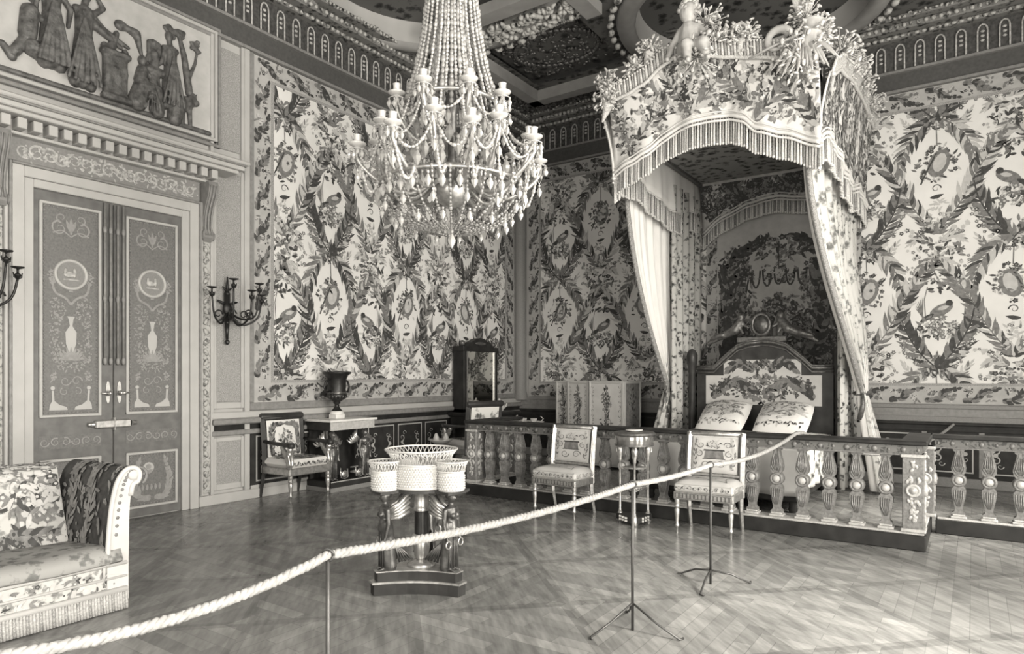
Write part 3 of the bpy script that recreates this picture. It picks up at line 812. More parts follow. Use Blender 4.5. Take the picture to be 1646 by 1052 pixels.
def f4(mb):
    mb.limb((3.72, VB+.05, .05), (3.78, VB+.28, .05), .10, .08); mb.limb((3.78, VB+.24, .06), (3.92, VB+.24, .06), .08, .07); mb.limb((3.92, VB+.22, .06), (3.93, VB+.02, .06), .07, .08); mb.limb((3.76, VB+.3, .05), (3.78, VB+.42, .05), .07, .06); mb.ell((3.78, VB+.52, .05), (.05, .06, .05), 8, 6); mb.limb((3.82, VB+.40, .06), (3.9, VB+.34, .07), .03, .025)
    drapery_lines(mb, 3.86, VB-.02, .42, 5, .3)
def f5(mb):
    draped(mb, 3.98, VB+.14, .66, .0, -1, (((-.14, .56), (-.1, .42)),)); mb.box(3.90, 4.06, VB+.64, VB+.78, .035, .08, .02); mb.limb((3.92, VB+.45, .06), (4.06, VB+.45, .06), .05, .05)
def f6(mb):
    draped(mb, 4.13, VB+.10, .86, .0, -1, (((-.12, .55), (-.16, .5)),)); drapery_lines(mb, 4.13, VB+.10, .86, 5, .2)
def f7(mb):
    mb.ell((4.25, VB+.22, .05), (.10, .09, .05), 10, 6); mb.limb((4.28, VB+.22, .05), (4.33, VB+.32, .05), .06, .05); mb.ell((4.36, VB+.26, .06), (.055, .045, .04), 8, 6); mb.limb((4.22, VB+.16, .05), (4.22, VB-.02, .05), .03, .025); mb.limb((4.30, VB+.16, .05), (4.31, VB-.02, .05), .03, .025); mb.limb((4.35, VB+.32, .05), (4.39, VB+.37, .05), .018, .008); mb.limb((4.16, VB+.2, .05), (4.12, VB-.0, .05), .1, .08)
def tree(mb):
    mb.limb((4.28, VB+.35, .045), (4.22, VB+.75, .045), .045, .035); mb.limb((4.22, VB+.75, .045), (4.16, VB+.96, .045), .035, .022); mb.limb((4.27, VB+.5, .045), (4.35, VB+.72, .045), .025, .018); mb.limb((4.35, VB+.72, .045), (4.38, VB+.9, .045), .018, .012)
    r = random.Random(4)
    for k in range(26): mb.ell((4.0+r.random()*.22, VB+.94+r.random()*.08, .05), (.04, .025, .02), 6, 4)
    for k in range(14): mb.ell((4.3+r.random()*.1, VB+.84+r.random()*.14, .05), (.03, .02, .02), 6, 4)
def moved(f_, d):
    def g(mb):
        f_(mb); mb.v = [p+Vector((d, 0, 0)) for p in mb.v]
    return g
for f_, d in ((f1, .04), (f2, -.03), (f3, .06), (f4, -.17), (f5, -.25), (f6, -.22)): fig(None, moved(f_, d))
def pc(name, build):
    mb = MB(); build(mb); m2 = remesh(mb, .013, 2); m2.v = [WA @ Vector((p.x, p.y, max(.034, p.z))) for p in m2.v]; obj(name, m2, 'relief_bronze', rel, True)
pc('relief_altar', moved(altar, -.21)); pc('relief_ram', moved(f7, -.17)); pc('relief_tree', moved(tree, -.15))
def ground(mb): mb.limb((U0+.03, VB-.03, .04), (U1-.03, VB-.03, .04), .03, .03)
pc('relief_ground_line', ground)
# ================================================================== BALUSTRADE
bal = thing('balustrade', 'long carved and gilded balustrade of vase balusters in front of the bed', 'balustrade', (-2.84, 6.78, 0))
YR, YR2 = 6.6825, 7.563
XL_, XR_ = -5.35, -.335
def baluster_mesh():
    """flat vase baluster with a round boss in the middle; local origin at its foot, z .19 to .84"""
    half = [(.19, .052), (.21, .052), (.225, .034), (.25, .030), (.30, .040), (.36, .052), (.41, .058), (.44, .054), (.465, .034), (.49, .030)]
    up = [(.545, .030), (.57, .034), (.595, .054), (.63, .060), (.68, .052), (.74, .036), (.785, .028), (.80, .046), (.82, .046)]
    prof = half+up
    out = [(x, z) for z, x in prof]+[(-x, z) for z, x in prof[::-1]]
    d = .04
    mb = MB(frame((0, 0, 0), (1, 0, 0), (0, 0, 1))); mb.prism(out, -d, d)
    mb.m = 1
    for sd in (1, -1):                                     # carved leaves on both faces
        for k in range(-2, 3):
            a = k*.30
            mb.tube([(k*.004, .60, sd*d), (k*.017, .66, sd*(d+.010)), (k*.012, .755, sd*(d+.004))], [.006, .008, .003], 6)
            mb.tube([(k*.005, .27, sd*d), (k*.016, .345, sd*(d+.010)), (k*.018, .425, sd*(d+.004))], [.004, .008, .004], 6)
        for k in (-1, 1): mb.tube([(k*.012, .80, sd*d), (k*.03, .70, sd*(d+.006)), (k*.045, .63, sd*d), (k*.02, .585, sd*d)], [.004, .006, .008, .004], 6)
    mb.m = 2; mb.box(-.065, .065, .155, .178, -.06, .06, .006); mb.box(-.052, .052, .178, .195, -.05, .05, .006)
    bs = MB(frame((0, 0, 0), (1, 0, 0), (0, 0, 1)))
    for sd in (1, -1):
        R_ = Matrix.Rotation(0 if sd > 0 else PI, 3, 'Y')
        bs.m = 0; bs.lathe([(.061, -.04), (.064, 0), (.056, .016), (.044, .018), (.036, .006)], (0, .517, sd*.036), 20, rot=R_, )
        bs.m = 1; bs.lathe([(.036, .004), (.032, .016), (.018, .026), (.0, .029)], (0, .517, sd*.036), 20, rot=R_)
    return mesh_of(mb, ['carved_oak', 'carved_oak', 'carved_pale'], 'baluster'), mesh_of(bs, ['carved_oak', 'frieze_pale'], 'boss')
BM, BS = baluster_mesh()
def put_baluster(x, y, rz=0):
    o = bpy.data.objects.new('baluster', BM); COL.objects.link(o); o.parent = bal; o.location = (x-bal.location.x, y-bal.location.y, 0); o.rotation_euler = (0, 0, rz)
    q = bpy.data.objects.new('boss', BS); COL.objects.link(q); q.parent = o
yc = YR+.10
NB = 20
for k in range(NB): put_baluster(-5.03+k*(4.39/(NB-1)), yc)
for k in range(9): put_baluster(-.115+k*.235, YR2+.08)
for k in range(2): put_baluster(-.42, 6.95+k*.28, PI/2); put_baluster(XL_+.09, 6.95+k*.28, PI/2)
def plinth(mb, x0, x1, y0, y1):
    mb.m = 0; mb.box(x0, x1, y0, y1, 0, .135, .008)
    mb.m = 1; mb.box(x0+.012, x1-.012, y0+.012, y1-.012, .135, .155, .006)
def rail(mb, x0, x1, y0, y1, rx=True):
    mb.m = 2; mb.box(x0+.03, x1-.03, y0+.03, y1-.03, .825, .905)
    mb.m = 1; mb.box(x0+.02, x1-.02, y0+.02, y1-.02, .815, .828, .004)
    mb.m = 0; mb.box(x0-.015, x1+.015, y0-.015, y1+.015, .905, .945, .010)
    mb.m = 1
    if rx:
        for y, sd in ((y0+.03, -1), (y1-.03, 1)):
            n = int((x1-x0)/.11)
            for k in range(n):
                x = x0+(k+.5)*(x1-x0)/n
                mb.ell((x, y, .865), (.024, .014, .026) if k % 2 else (.013, .012, .015), 8, 5)
mb = MB(); plinth(mb, XL_, XR_, YR, YR+.20); plinth(mb, -.52, XR_, YR+.2, YR2+.16); plinth(mb, XL_, XL_+.18, YR+.2, YR2+.16)
plinth(mb, -.30, 2.4, YR2, YR2+.16)
obj('plinth', mb, ['dark_wood', 'carved_pale', 'dark_wood'], bal, True)
mb = MB(); rail(mb, XL_, XR_, YR, YR+.20); rail(mb, -.52, XR_, YR+.2, YR2+.16, False); rail(mb, XL_, XL_+.18, YR+.2, YR2+.16, False)
rail(mb, XR_, 2.4, YR2, YR2+.16)
obj('hand_rail', mb, ['dark_wood', 'carved_oak', 'carved_rail'], bal, True)
def pier(x0, x1, y0, y1, lab=None):
    mb = MB(); mb.m = 0; mb.box(x0, x1, y0, y1, .155, .83, .006)
    mb.m = 1; mb.box(x0-.012, x1+.012, y0-.012, y1+.012, .155, .185, .006); mb.box(x0-.012, x1+.012, y0-.012, y1+.012, .80, .83, .006)
    xc, yc2 = (x0+x1)/2, (y0+y1)/2; r = random.Random(3)
    for (ox, oy, rot) in ((xc, y0, Matrix.Rotation(PI/2, 3, 'X')), (x1, yc2, Matrix.Rotation(PI/2, 3, 'Y'))):
        mb.lathe([(.058, -.01), (.058, .012), (.048, .02), (.036, .01)], (ox, oy, .517), 20, rot=rot); mb.lathe([(.034, .0), (.03, .018), (.0, .03)], (ox, oy, .517), 20, rot=rot)
    for k in range(46):
        z = r.uniform(.25, .76)
        if abs(z-.517) < .07: continue
        hw = .055*(1-abs(z-.517)/.30)+.01
        mb.ell((xc+r.uniform(-hw, hw), y0, z), (.016, .010, .024), 6, 4, Matrix.Rotation(r.uniform(-.8, .8), 3, 'Y'))
        mb.ell((x1, yc2+r.uniform(-hw, hw), z), (.010, .016, .024), 6, 4, Matrix.Rotation(r.uniform(-.8, .8), 3, 'X'))
    obj('pier', mb, ['carved_oak', 'carved_pale'], bal, True)
pier(-.51, XR_-.01, YR+.015, YR+.19); pier(XL_+.01, XL_+.165, YR+.015, YR+.19)
pier(-.46, -.31, YR2+.0, YR2+.15); pier(XL_+.01, XL_+.165, YR2+.0, YR2+.15)

# ================================================================== BED
CX0, CX1, CY0, CY1 = -3.645, -1.29, 7.45, YB-.03
bed = thing('tester_bed', 'great tester bed with floral canopy, deep fringes and tied curtains, behind the balustrade', 'bed', (-2.47, 9.0, 0))
def pw(tab, x):
    if x <= tab[0][0]: return tab[0][1]
    for (a, b_), (c, d) in zip(tab, tab[1:]):
        if x <= c:
            t = (x-a)/(c-a); t = t*t*(3-2*t)*.5+t*.5; return b_+(d-b_)*t
    return tab[-1][1]
# heights along the front: (X, bottom of fringe), (X, top of fringe), (X, top edge)
FB = [(-3.645, 3.72), (-3.42, 3.80), (-3.2, 3.88), (-3.02, 4.01), (-2.78, 4.075), (-2.5, 4.10), (-2.24, 4.09), (-2.08, 4.02), (-1.93, 3.90), (-1.66, 3.80), (-1.29, 3.62)]
FT = [(x, z+.29+(.03 if -3 < x < -2 else 0)) for x, z in FB]
FTOP = [(-3.645, 4.86), (-3.42, 4.90), (-3.2, 4.97), (-2.95, 5.13), (-2.78, 5.20), (-2.5, 5.12), (-2.2, 5.02), (-1.95, 4.95), (-1.7, 4.88), (-1.5, 4.74), (-1.29, 4.62)]
SB = [(7.45, 3.62), (7.7, 3.78), (8.2, 3.80), (8.9, 3.68), (9.6, 3.62), (10.2, 3.78), (10.83, 3.62)]
ST = [(y, z+.31) for y, z in SB]
STOP = [(7.45, 4.62), (8.0, 4.86), (8.9, 5.05), (9.8, 5.12), (10.83, 5.1)]
CHZ = ['silk_white', 'silk_pale', 'silk_mid', 'silk_dark']
def valance(name, a0, a1, bot, top, place, seed, out, fringe_bot, nb=60, dense=3.2, crest=True, mats=None):
    """pelmet of figured silk: place(s, z, lift) -> point; out = sign only used for pleats"""
    wav = lambda s: .028*sin(s*9.)+.012*sin(s*23.)
    flare = lambda s, t: .10*t*t
    mb = MB()
    fn = lambda u, v: place(a0+(a1-a0)*u, pw(bot, a0+(a1-a0)*u)+(pw(top, a0+(a1-a0)*u)-pw(bot, a0+(a1-a0)*u))*v, wav(a0+(a1-a0)*u)*(1-v)*.8+flare(u, v))
    mb.slab(fn, nb, 8, .02)
    P = Paint(seed); L = a1-a0; r = P.r
    for k in range(int(L*dense)):
        s_ = a0+(k+.5)/int(L*dense)*L; b_, t_ = pw(bot, s_), pw(top, s_); h = t_-b_
        P.garland([(s_-.16, b_+.12), (s_-.02, b_+.35*h), (s_+.14, b_+.62*h), (s_+.06, b_+.9*h)] if k % 2 else [(s_+.16, b_+.10), (s_+.04, b_+.4*h), (s_-.12, b_+.7*h), (s_-.02, b_+.92*h)], 14, .15, .040, (2, 1, 2, 3), 0, .1)
        P.bunch(s_+.02, b_+.5*h, .16, .32*h, 70, .034, (1, 2, 3, 1)); P.bunch(s_+.12, b_+.2*h, .12, .1, 26, .032, (2, 1, 2))
        P.bunch(s_-.1, b_+.84*h, .14, .09, 26, .032, (2, 1, 3))
    def fp(u, z, w_):
        v = (z-pw(bot, u))/max(.01, pw(top, u)-pw(bot, u))
        return place(u, z, wav(u)*(1-v)*.8+flare(0, v)+w_)
    q = []
    for pts, t in P.p:
        pts = [(x, min(max(y, pw(bot, min(max(x, a0), a1))+.02), pw(top, min(max(x, a0), a1))-.04)) for x, y in pts]
        q.append((pts, t))
    P.p = q; P.emit(mb, fp, box=(a0, a1, 0, 9), lift=.006, step=.0001)
    v_ = obj(name, mb, mats or CHZ, bed, True)
    # braid
    mb = MB()
    for o_, rr in ((.0, .022), (-.05, .014), (.05, .010)):
        mb.tube([place(a0+L*k/nb, pw(bot, a0+L*k/nb)+o_, wav(a0+L*k/nb)*.8+.012) for k in range(nb+1)], rr, 6)
    obj('braid', mb, ['silk_white'] if mats is None else ['silk_pale'], v_, True)
    # fringe: tufted cords side by side
    mb = MB(); n = int(L/.030)
    for k in range(n):
        s_ = a0+L*(k+.5)/n; t_, b_ = pw(bot, s_)-.01, pw(fringe_bot, s_); w_ = wav(s_)*.8; j = (k % 3-1)*.006
        mb.m = (0, 0, 1, 0, 2)[k % 5]
        mb.tube([place(s_, t_, w_-.004), place(s_, (t_+b_)/2, w_+j), place(s_, b_+.03, w_+j), place(s_, b_+.0, w_+j)], [.010, .012, .015, .010], 5)
        mb.m = 0; mb.ell(place(s_, b_+.02, w_+j), (.016, .016, .022), 5, 4)
    obj('fringe', mb, ['fringe_pale', 'fringe_dark', 'braid'], v_, True)
    if crest:                                              # pleated heading
        mb = MB(); n = int(L/.034)
        for k in range(n):
            s_ = a0+L*(k+.5)/n; t_ = pw(top, s_)
            mb.m = k % 2; mb.tube([place(s_, t_-.02, flare(0, 1)), place(s_, t_+.07, flare(0, 1)+.03), place(s_, t_+.135, flare(0, 1)+.05)], [.017, .019, .012], 5)
            mb.m = 0; mb.ell(place(s_, t_+.135, flare(0, 1)+.05), .016, 5, 4)
        mb.tube([place(a0+L*k/nb, pw(top, a0+L*k/nb)-.03, flare(0, 1)+.012) for k in range(nb+1)], .022, 6)
        obj('pleated_heading', mb, ['fringe_pale', 'braid'], v_, True)
valance('front_valance', CX0, CX1, FT, FTOP, lambda s, z, w: (s, CY0-w, z), 31, 1, FB)
valance('side_valance', CY0, CY1, ST, STOP, lambda s, z, w: (CX1+w, s, z), 32, 1, SB)
valance('side_valance', CY0, CY1, ST, STOP, lambda s, z, w: (CX0-w, s, z), 33, 1, SB)
BB = [(-3.645, 3.55), (-3.3, 3.78), (-2.9, 3.95), (-2.47, 4.0), (-2.0, 3.92), (-1.6, 3.75), (-1.29, 3.6)]
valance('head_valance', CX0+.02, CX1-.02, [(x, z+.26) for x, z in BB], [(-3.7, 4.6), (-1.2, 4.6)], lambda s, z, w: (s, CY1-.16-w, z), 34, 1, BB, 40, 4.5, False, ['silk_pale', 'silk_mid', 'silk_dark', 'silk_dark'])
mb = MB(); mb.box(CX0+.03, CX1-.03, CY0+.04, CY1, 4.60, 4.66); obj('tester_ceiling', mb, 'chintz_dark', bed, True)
mb = MB(); mb.box(CX0, CX1, CY0, CY0+.06, 4.56, 4.62); mb.box(CX0, CX0+.06, CY0, CY1, 4.56, 4.62); mb.box(CX1-.06, CX1, CY0, CY1, 4.56, 4.62); obj('tester_frame', mb, 'gilt_dark', bed, True)

# curtains: gathered from the whole side of the tester to a tie near the head
def curtain(side, name_mats):
    X0 = CX1-.17 if side > 0 else CX0-.13; tieY, tieZ = (9.95, 1.28) if side > 0 else (9.66, 1.30)
    y0, y1 = (7.58, 10.55) if side > 0 else (8.12, 9.62)
    def top(u): return y0+(y1-y0)*u
    def shp(u, v):
        """u along the cloth (0 = front edge), v from top 0 to hem 1"""
        z = 4.15+(0.04-4.15)*v; vt = (4.15-tieZ)/(4.15-.04)
        if v <= vt:
            t = v/vt; g = (t**2.1*(.75+.25*t)) if side > 0 else t**1.7
            y = top(u)*(1-g)+(tieY+(u-.5)*(.20 if side > 0 else .14))*g; amp = (.075 if side > 0 else .03)*(1-.35*t)
        else:
            t = (v-vt)/(1-vt); y = tieY+(u-.5)*(.20+.62*t**.7); amp = .05+.05*t
        bulge = side*((.24*sin(PI*min(1, v/vt)*.5)**2.5 if side > 0 else .02*sin(PI*min(1, v/vt))) if v < vt else (.24 if side > 0 else 0)+.22*((v-vt)/(1-vt)))
        ph = u*2*PI*(7.5 if side > 0 else 4.5)
        x = X0+bulge+amp*sin(ph)+.02*sin(ph*2.3+v*3)
        y += .03*cos(ph)*(1 if side > 0 else .1)*(1 if v < vt else .5)
        return (x, y, z)
    mb = MB(); mb.m = 0
    fn = (lambda u, v: shp(u, v)) if side > 0 else (lambda u, v: shp(1-u, v))
    mb.slab(fn, 96, 44, .012)
    nq = 96*44
    # outer face carries the woven flowers, inner face the plain lining
    for i in range(len(mb.f)):
        if i < nq: mb.mi[i] = 0 if side < 0 and (i % 44) > 30 else 1
        elif i < 2*nq: mb.mi[i] = 0
    c = obj('curtain', mb, name_mats, bed, True)
    mb = MB(); k = 50
    edge = [Vector(shp(0, v/k*.70))+Vector((0, -.012, 0)) for v in range(k+1)]
    mb.tube(edge, .035, 6)
    for p in edge[::1]: mb.ell(p+Vector((0, -.03, 0)), (.02, .02, .03), 6, 4)
    obj('curtain_braid', mb, 'braid', c, True)
    mb = MB(); vt = (4.15-tieZ)/(4.15-.04)
    xs = [Vector(shp(u/24, vt)) for u in range(25)]
    x0, x1 = min(p.x for p in xs)-.02, max(p.x for p in xs)+.02; ya, yb = min(p.y for p in xs)-.02, max(p.y for p in xs)+.02
    mb.tube([((x0+x1)/2+(x1-x0)/2*cos(a*PI/8), (ya+yb)/2+(yb-ya)/2*sin(a*PI/8), tieZ) for a in range(17)], .03, 8)
    mb.tube([((x0+x1)/2+side*.02, ya-.03, tieZ), ((x0+x1)/2+side*.03, ya-.06, tieZ-.15), ((x0+x1)/2, ya-.05, tieZ-.34)], [.02, .03, .045], 8)
    obj('tie_back', mb, 'gilt_dark', c, True)
curtain(1, ['chintz_curtain', 'lining'])
curtain(-1, ['chintz_curtain', 'lining'])
for x, s in ((CX0-.02, -1), (CX1-.12, 1)):                 # straight curtains at the head
    mb = MB(); mb.slab(lambda u, v: (x+.05*sin(u*2*PI*5), 9.45+1.3*u, .04+4.3*v), 50, 4, .012); obj('head_curtain', mb, 'tapestry_small', bed, True)
# back cloth behind the bed and its side strips
def backcloth():
    u0, u1, v0, v1 = -3.42, -1.52, .9, 3.75
    mb = MB(WB); mb.box(CX0+.05, CX1-.05, .2, 4.5, .04, .055); mb.m = 1
    mb.box(u0, u1, v0, v1, .055, .062)
    P = Paint(77); c = (u0+u1)/2; r = P.r
    for s in (1, -1):
        P.garland([(c+s*.85, 1.6), (c+s*.75, 2.1), (c+s*.62, 2.55), (c+s*.55, 3.1)], 20, .26, .09, (3, 2, 3)); P.garland([(c+s*.9, 2.2), (c+s*.80, 2.7), (c+s*.72, 3.3), (c+s*.3, 3.6)], 20, .24, .085, (3, 2, 3))
        P.garland([(c+s*.2, 1.7), (c+s*.5, 1.95), (c+s*.62, 2.3)], 14, .25, .085, (3, 3, 2))
        P.bunch(c+s*.72, 2.0, .2, .4, 80, .05, (3, 2, 1, 3)); P.bunch(c+s*.75, 3.1, .15, .4, 60, .045, (3, 2, 3))
    for s in (1, -1): P.bunch(c+s*.62, 2.6, .3, 1.0, 330, .045, (3, 2, 3, 2)); P.bunch(c+s*.3, 2.2, .2, .3, 90, .04, (2, 3, 2))
    P.bunch(c, 1.8, .8, .35, 380, .05, (3, 2, 3, 2)); P.bunch(c+.02, 2.62, .26, .16, 90, .045, (3, 3, 2)); P.bunch(c-.2, 2.45, .16, .12, 40, .045, (3, 2)); P.bunch(c+.32, 2.3, .14, .12, 40, .04, (2, 3))
    for x in (-.1, -.03, .1): P.stroke([(c+x, 2.5), (c+x, 2.05)], .03, 2)
    for k in range(-3, 4):
        q = spline([(c+k*.17-.065, 3.16), (c+k*.17-.05, 2.99), (c+k*.17, 2.93-.02*abs(k)), (c+k*.17+.05, 2.99), (c+k*.17+.065, 3.16)], 12); P.stroke(q, .028, 3); P.bunch(c+k*.17, 3.05, .03, .05, 8, .025, (2, 1))
    P.bunch(c, 3.12, .3, .16, 70, .04, (2, 1, 3)); P.bunch(c, 3.5, .5, .16, 90, .05, (3, 2)); P.stroke([(c, 3.6), (c, 3.2)], .02, 3)
    for x in (u0, u1):
        P.poly([(x-.012, v0), (x+.012, v0), (x+.012, v1), (x-.012, v1)], 1)
    P.emit(mb, lambda u, v, w: (u, v, w+.062), box=(u0, u1, v0, v1), lift=.0008)
    b1 = border(v0, v1, .2, 12); 
    for x0 in (CX0+.06, u1+.02): b1.emit(mb, lambda u, v, w: (x0+v, u, w+.055), lift=.001)
    return mb
bb_ = backcloth()
obj('back_cloth', bb_, ['silk_border', 'silk_border', 'silk_mid', 'silk_dark'], bed, True)
# headboard
HY0 = 9.78
hb = []
zz = [(-3.40, 1.62), (-3.14, 1.62), (-3.02, 1.74), (-2.95, 1.80), (-2.80, 1.93), (-2.62, 1.985), (-2.47, 2.0)]
out = [(x, z) for x, z in zz]+[(-4.94-x, z) for x, z in zz[::-1]]
mb = MB(frame((0, HY0, 0), (1, 0, 0), (0, 0, 1))); mb.m = 0; mb.prism([(-3.40, .3)]+out+[(-1.54, .3)], -.06, .0)
mb.m = 1
top = [(x, z-.0, .012) for x, z in out]
for d, r_ in ((.0, .026), (-.055, .014), (.03, .018)): mb.tube([(x, z+d, .016) for x, z, w_ in top], r_, 8)
P = Paint(15)
mb.m = 2; mb.box(-3.26, -1.68, 1.10, 1.52, 0, .012); mb.box(-3.0, -1.94, 1.52, 1.74, 0, .012)
P.bunch(-2.47, 1.33, .35, .2, 190, .032, (3, 4, 3)); P.bunch(-2.95, 1.36, .22, .13, 70, .03, (3, 4)); P.bunch(-1.99, 1.36, .22, .13, 70, .03, (3, 4)); P.bunch(-2.47, 1.66, .25, .07, 70, .03, (3, 4))
for s in (1, -1): P.garland([(-2.47+s*.7, 1.2), (-2.47+s*.4, 1.42), (-2.47+s*.1, 1.3)], 12, .14, .06, (4, 3)); P.garland([(-2.47+s*.1, 1.58), (-2.47+s*.3, 1.7), (-2.47+s*.45, 1.6)], 10, .12, .06, (3, 4))
P.emit(mb, lift=.014)
head = obj('headboard', mb, ['mahogany', 'gilt_dark', 'silk_cream', 'silk_mid', 'silk_dark'], bed, True)
for x in (-3.47, -1.47):
    mb = MB(); mb.lathe([(.06, 0), (.06, .1), (.05, .12), (.05, 1.55), (.06, 1.58), (.062, 1.66), (.078, 1.70), (.082, 1.80), (.07, 1.86), (.045, 1.90), (.0, 1.92)], (x, HY0-.02, 0), 16)
    obj('bed_post', mb, 'mahogany', bed, True)
mb = MB(frame((-2.47, HY0, 0), (1, 0, 0), (0, 0, 1)))      # carved cartouche with two reclining infants
mb.lathe([(.17, -.02), (.175, .02), (.15, .045), (.13, .03)], (0, 2.24, 0), 24, .82, 1); mb.m = 1; mb.lathe([(.0, .05), (.09, .045), (.132, .03), (.132, -.02)], (0, 2.24, 0), 24, .82, 1)
mb.m = 0; mb.box(-.34, .34, 1.99, 2.07, -.05, .03, .01)
obj('cartouche', mb, ['gilt_dark', 'bronze'], head, True)
for s in (1, -1):
    mb = MB()
    mb.ell((s*.27, 2.36, .02), (.055, .06, .055), 10, 8); mb.limb((s*.28, 2.28, .02), (s*.36, 2.17, .02), .06, .075); mb.limb((s*.36, 2.17, .02), (s*.56, 2.08, .02), .07, .05); mb.limb((s*.56, 2.08, .02), (s*.74, 1.99, .02), .045, .03); mb.limb((s*.27, 2.27, .02), (s*.17, 2.20, .04), .03, .022); mb.limb((s*.31, 2.26, .03), (s*.24, 2.12, .05), .03, .022); mb.limb((s*.54, 2.1, .05), (s*.68, 2.06, .05), .045, .028)
    m2 = remesh(mb, .012, 3); T = frame((-2.47, HY0-.02, 0), (1, 0, 0), (0, 0, 1)); m2.v = [T @ p for p in m2.v]
    obj('carved_infant', m2, 'gilt_dark', head, True)
# mattress, coverlet, valance of the bedstead
mb = MB(); mb.box(-3.38, -1.56, 7.75, 9.72, .12, .36, .02); obj('bed_frame', mb, 'mahogany', bed, True)
for x in (-3.3, -1.64):
    for y in (7.82, 9.6):
        mb = MB(); mb.lathe([(.035, 0), (.05, .03), (.04, .08), (.055, .13)], (x, y, 0), 12); obj('leg', mb, 'mahogany', bed, True)
mb = MB(); mb.box(-3.36, -1.58, 7.77, 9.7, .36, .72, .08); obj('mattress', mb, 'silk_cream', bed, True)
def cover(u, v):
    a = -1+2*u; x = -2.47+max(-.93, min(.93, a*1.45)); over = max(0, abs(a)*1.45-.93)
    yb = 7.70+v*2.02; y = max(7.73, yb)
    z = .745-over*1.0+.012*sin(a*9+v*5)
    return (x+(.02*sin(v*40) if over else 0), y, max(.22, z))
mb = MB(); mb.slab(cover, 60, 24, .02); obj('coverlet', mb, 'chintz', bed, True)
mb = MB()
def foot(u, v): return (-3.40+1.86*u, 7.70-.03*sin(u*30)*v-.02*v, .76-.56*v)
mb.slab(foot, 60, 8, .015); obj('foot_cover', mb, 'silk_cream', bed, True)
def pillow(x0, x1, y0, y1, z0, z1, th, label):
    """plump cushion leaning on the headboard: grid between two puffed faces"""
    o = Vector(((x0+x1)/2, (y0+y1)/2, (z0+z1)/2)); w = (x1-x0)/2; d = Vector((0, y1-y0, z1-z0)); hl = d.length/2; d.normalize(); nrm = Vector((0, -d.z, d.y))
    mb = MB()
    for s in (1, -1):
        def fn(u, v):
            a, b_ = 2*u-1, 2*v-1; f = (max(0, 1-abs(a)**3.2)*max(0, 1-abs(b_)**3.2))**.55
            k = 1-.04*(abs(b_)**2); kk = 1-.05*(abs(a)**2)
            return o+Vector((a*w*k, 0, 0))+d*(b_*hl*kk)+nrm*(s*th*f)
        mb.grid(fn, 16, 14) if s > 0 else mb.grid(lambda u, v: fn(1-u, v), 16, 14)
    def on(u, v, w_):
        a, b_ = 2*u-1, 2*v-1; f = (max(0, 1-abs(a)**3.2)*max(0, 1-abs(b_)**3.2))**.55
        return o+Vector((a*w*(1-.04*b_*b_), 0, 0))+d*(b_*hl*(1-.05*a*a))+nrm*(th*f+w_+.004)
    P = Paint(int(x0*100) % 50); P.bunch(.5, .58, .40, .32, 190, .045, (1, 2, 1)); P.garland([(.1, .35), (.5, .5), (.85, .75)], 12, .13, .05, (1, 2)); P.garland([(.1, .75), (.5, .6), (.9, .42)], 12, .12, .05, (1, 2))
    for k in range(30): P.leaf(.05+k*.03, .10+.05*(k % 2), P.r.random()*6, .06, .03, P.r.choice((1, 2, 3)))
    P.emit(mb, on, box=(.04, .96, .04, .96), lift=.001)
    b_ = obj('pillow', mb, CHZ, None, True)
    return tag(b_, label, 'pillow', None)
pillow(-3.17, -2.52, 8.98, 9.58, .78, 1.12, .13, 'plump floral pillow against the headboard, the one nearer the tied white lined curtain')
pillow(-2.40, -1.72, 8.98, 9.58, .78, 1.12, .13, 'plump floral pillow against the headboard, the one nearer the sunlit curtain')
# carved figures and sprays along the top of the canopy
def spray(mb, c, n, R_, s_, seed):
    r = random.Random(seed)
    for k in range(n):
        d = Vector((r.gauss(0, 1), r.gauss(0, .6), r.gauss(.2, .8))); d.normalize(); L = R_*r.random()**.6; p = Vector(c)+d*L
        q = (d*.5+Vector((r.gauss(0, 1), r.gauss(0, 1), r.gauss(0, 1)))).normalized()
        if k % 3: mb.ell(p, (s_*1.1, s_*.6, s_*.3), 6, 4, q.to_track_quat('X', 'Z').to_matrix())
        else: mb.ell(p, s_*.45, 6, 4)
        mb.tube([c, p], .005, 3)
for i, (px, pz, n, R_) in enumerate(((-3.66, 5.02, 60, .22), (-3.66, 4.85, 40, .18), (-3.30, 5.14, 40, .16), (-3.12, 5.32, 44, .17), (-2.32, 5.24, 60, .22), (-2.05, 5.16, 60, .2), (-2.45, 5.42, 40, .25), (-1.30, 4.98, 60, .2))):
    mb = MB(); spray(mb, (px, CY0-.10, pz), int(n*2.2), R_, .034, i+3)
    if px in (-3.66, -3.12, -2.05): mb.lathe([(.01, -.2), (.05, -.05), (.075, .02), (.06, .03)], (px, CY0-.10, pz-.05), 10, rot=Matrix.Rotation(.4, 3, 'Y'))
    if px == -2.05:
        mb.tube([(px+.08*cos(a*.5)-.02, CY0-.16, pz+.05+.09*sin(a*.5)) for a in range(10)], .016, 6)
    obj('gilt_spray', mb, 'fringe_pale', bed, True)
for i, (py, pz) in enumerate(((8.0, 5.05), (8.7, 5.16), (9.4, 5.2), (10.2, 5.2))):
    mb = MB(); spray(mb, (CX1+.10, py, pz), 130, .24, .034, i+30); obj('gilt_spray', mb, 'fringe_pale', bed, True)
mb = MB()                                                  # infant seated on the front edge
c = Vector((-2.63, CY0-.14, 5.09))
A = lambda x, y, z: c+Vector((x, y, z))
mb.ell(A(.0, -.02, .50), (.105, .11, .12), 12, 10); mb.limb(A(0, 0, .36), A(0, 0, .42), .05, .05); mb.limb(A(0, 0, .31), A(0, .0, .12), .105, .125); mb.limb(A(-.09, 0, .31), A(.09, 0, .31), .06, .06)
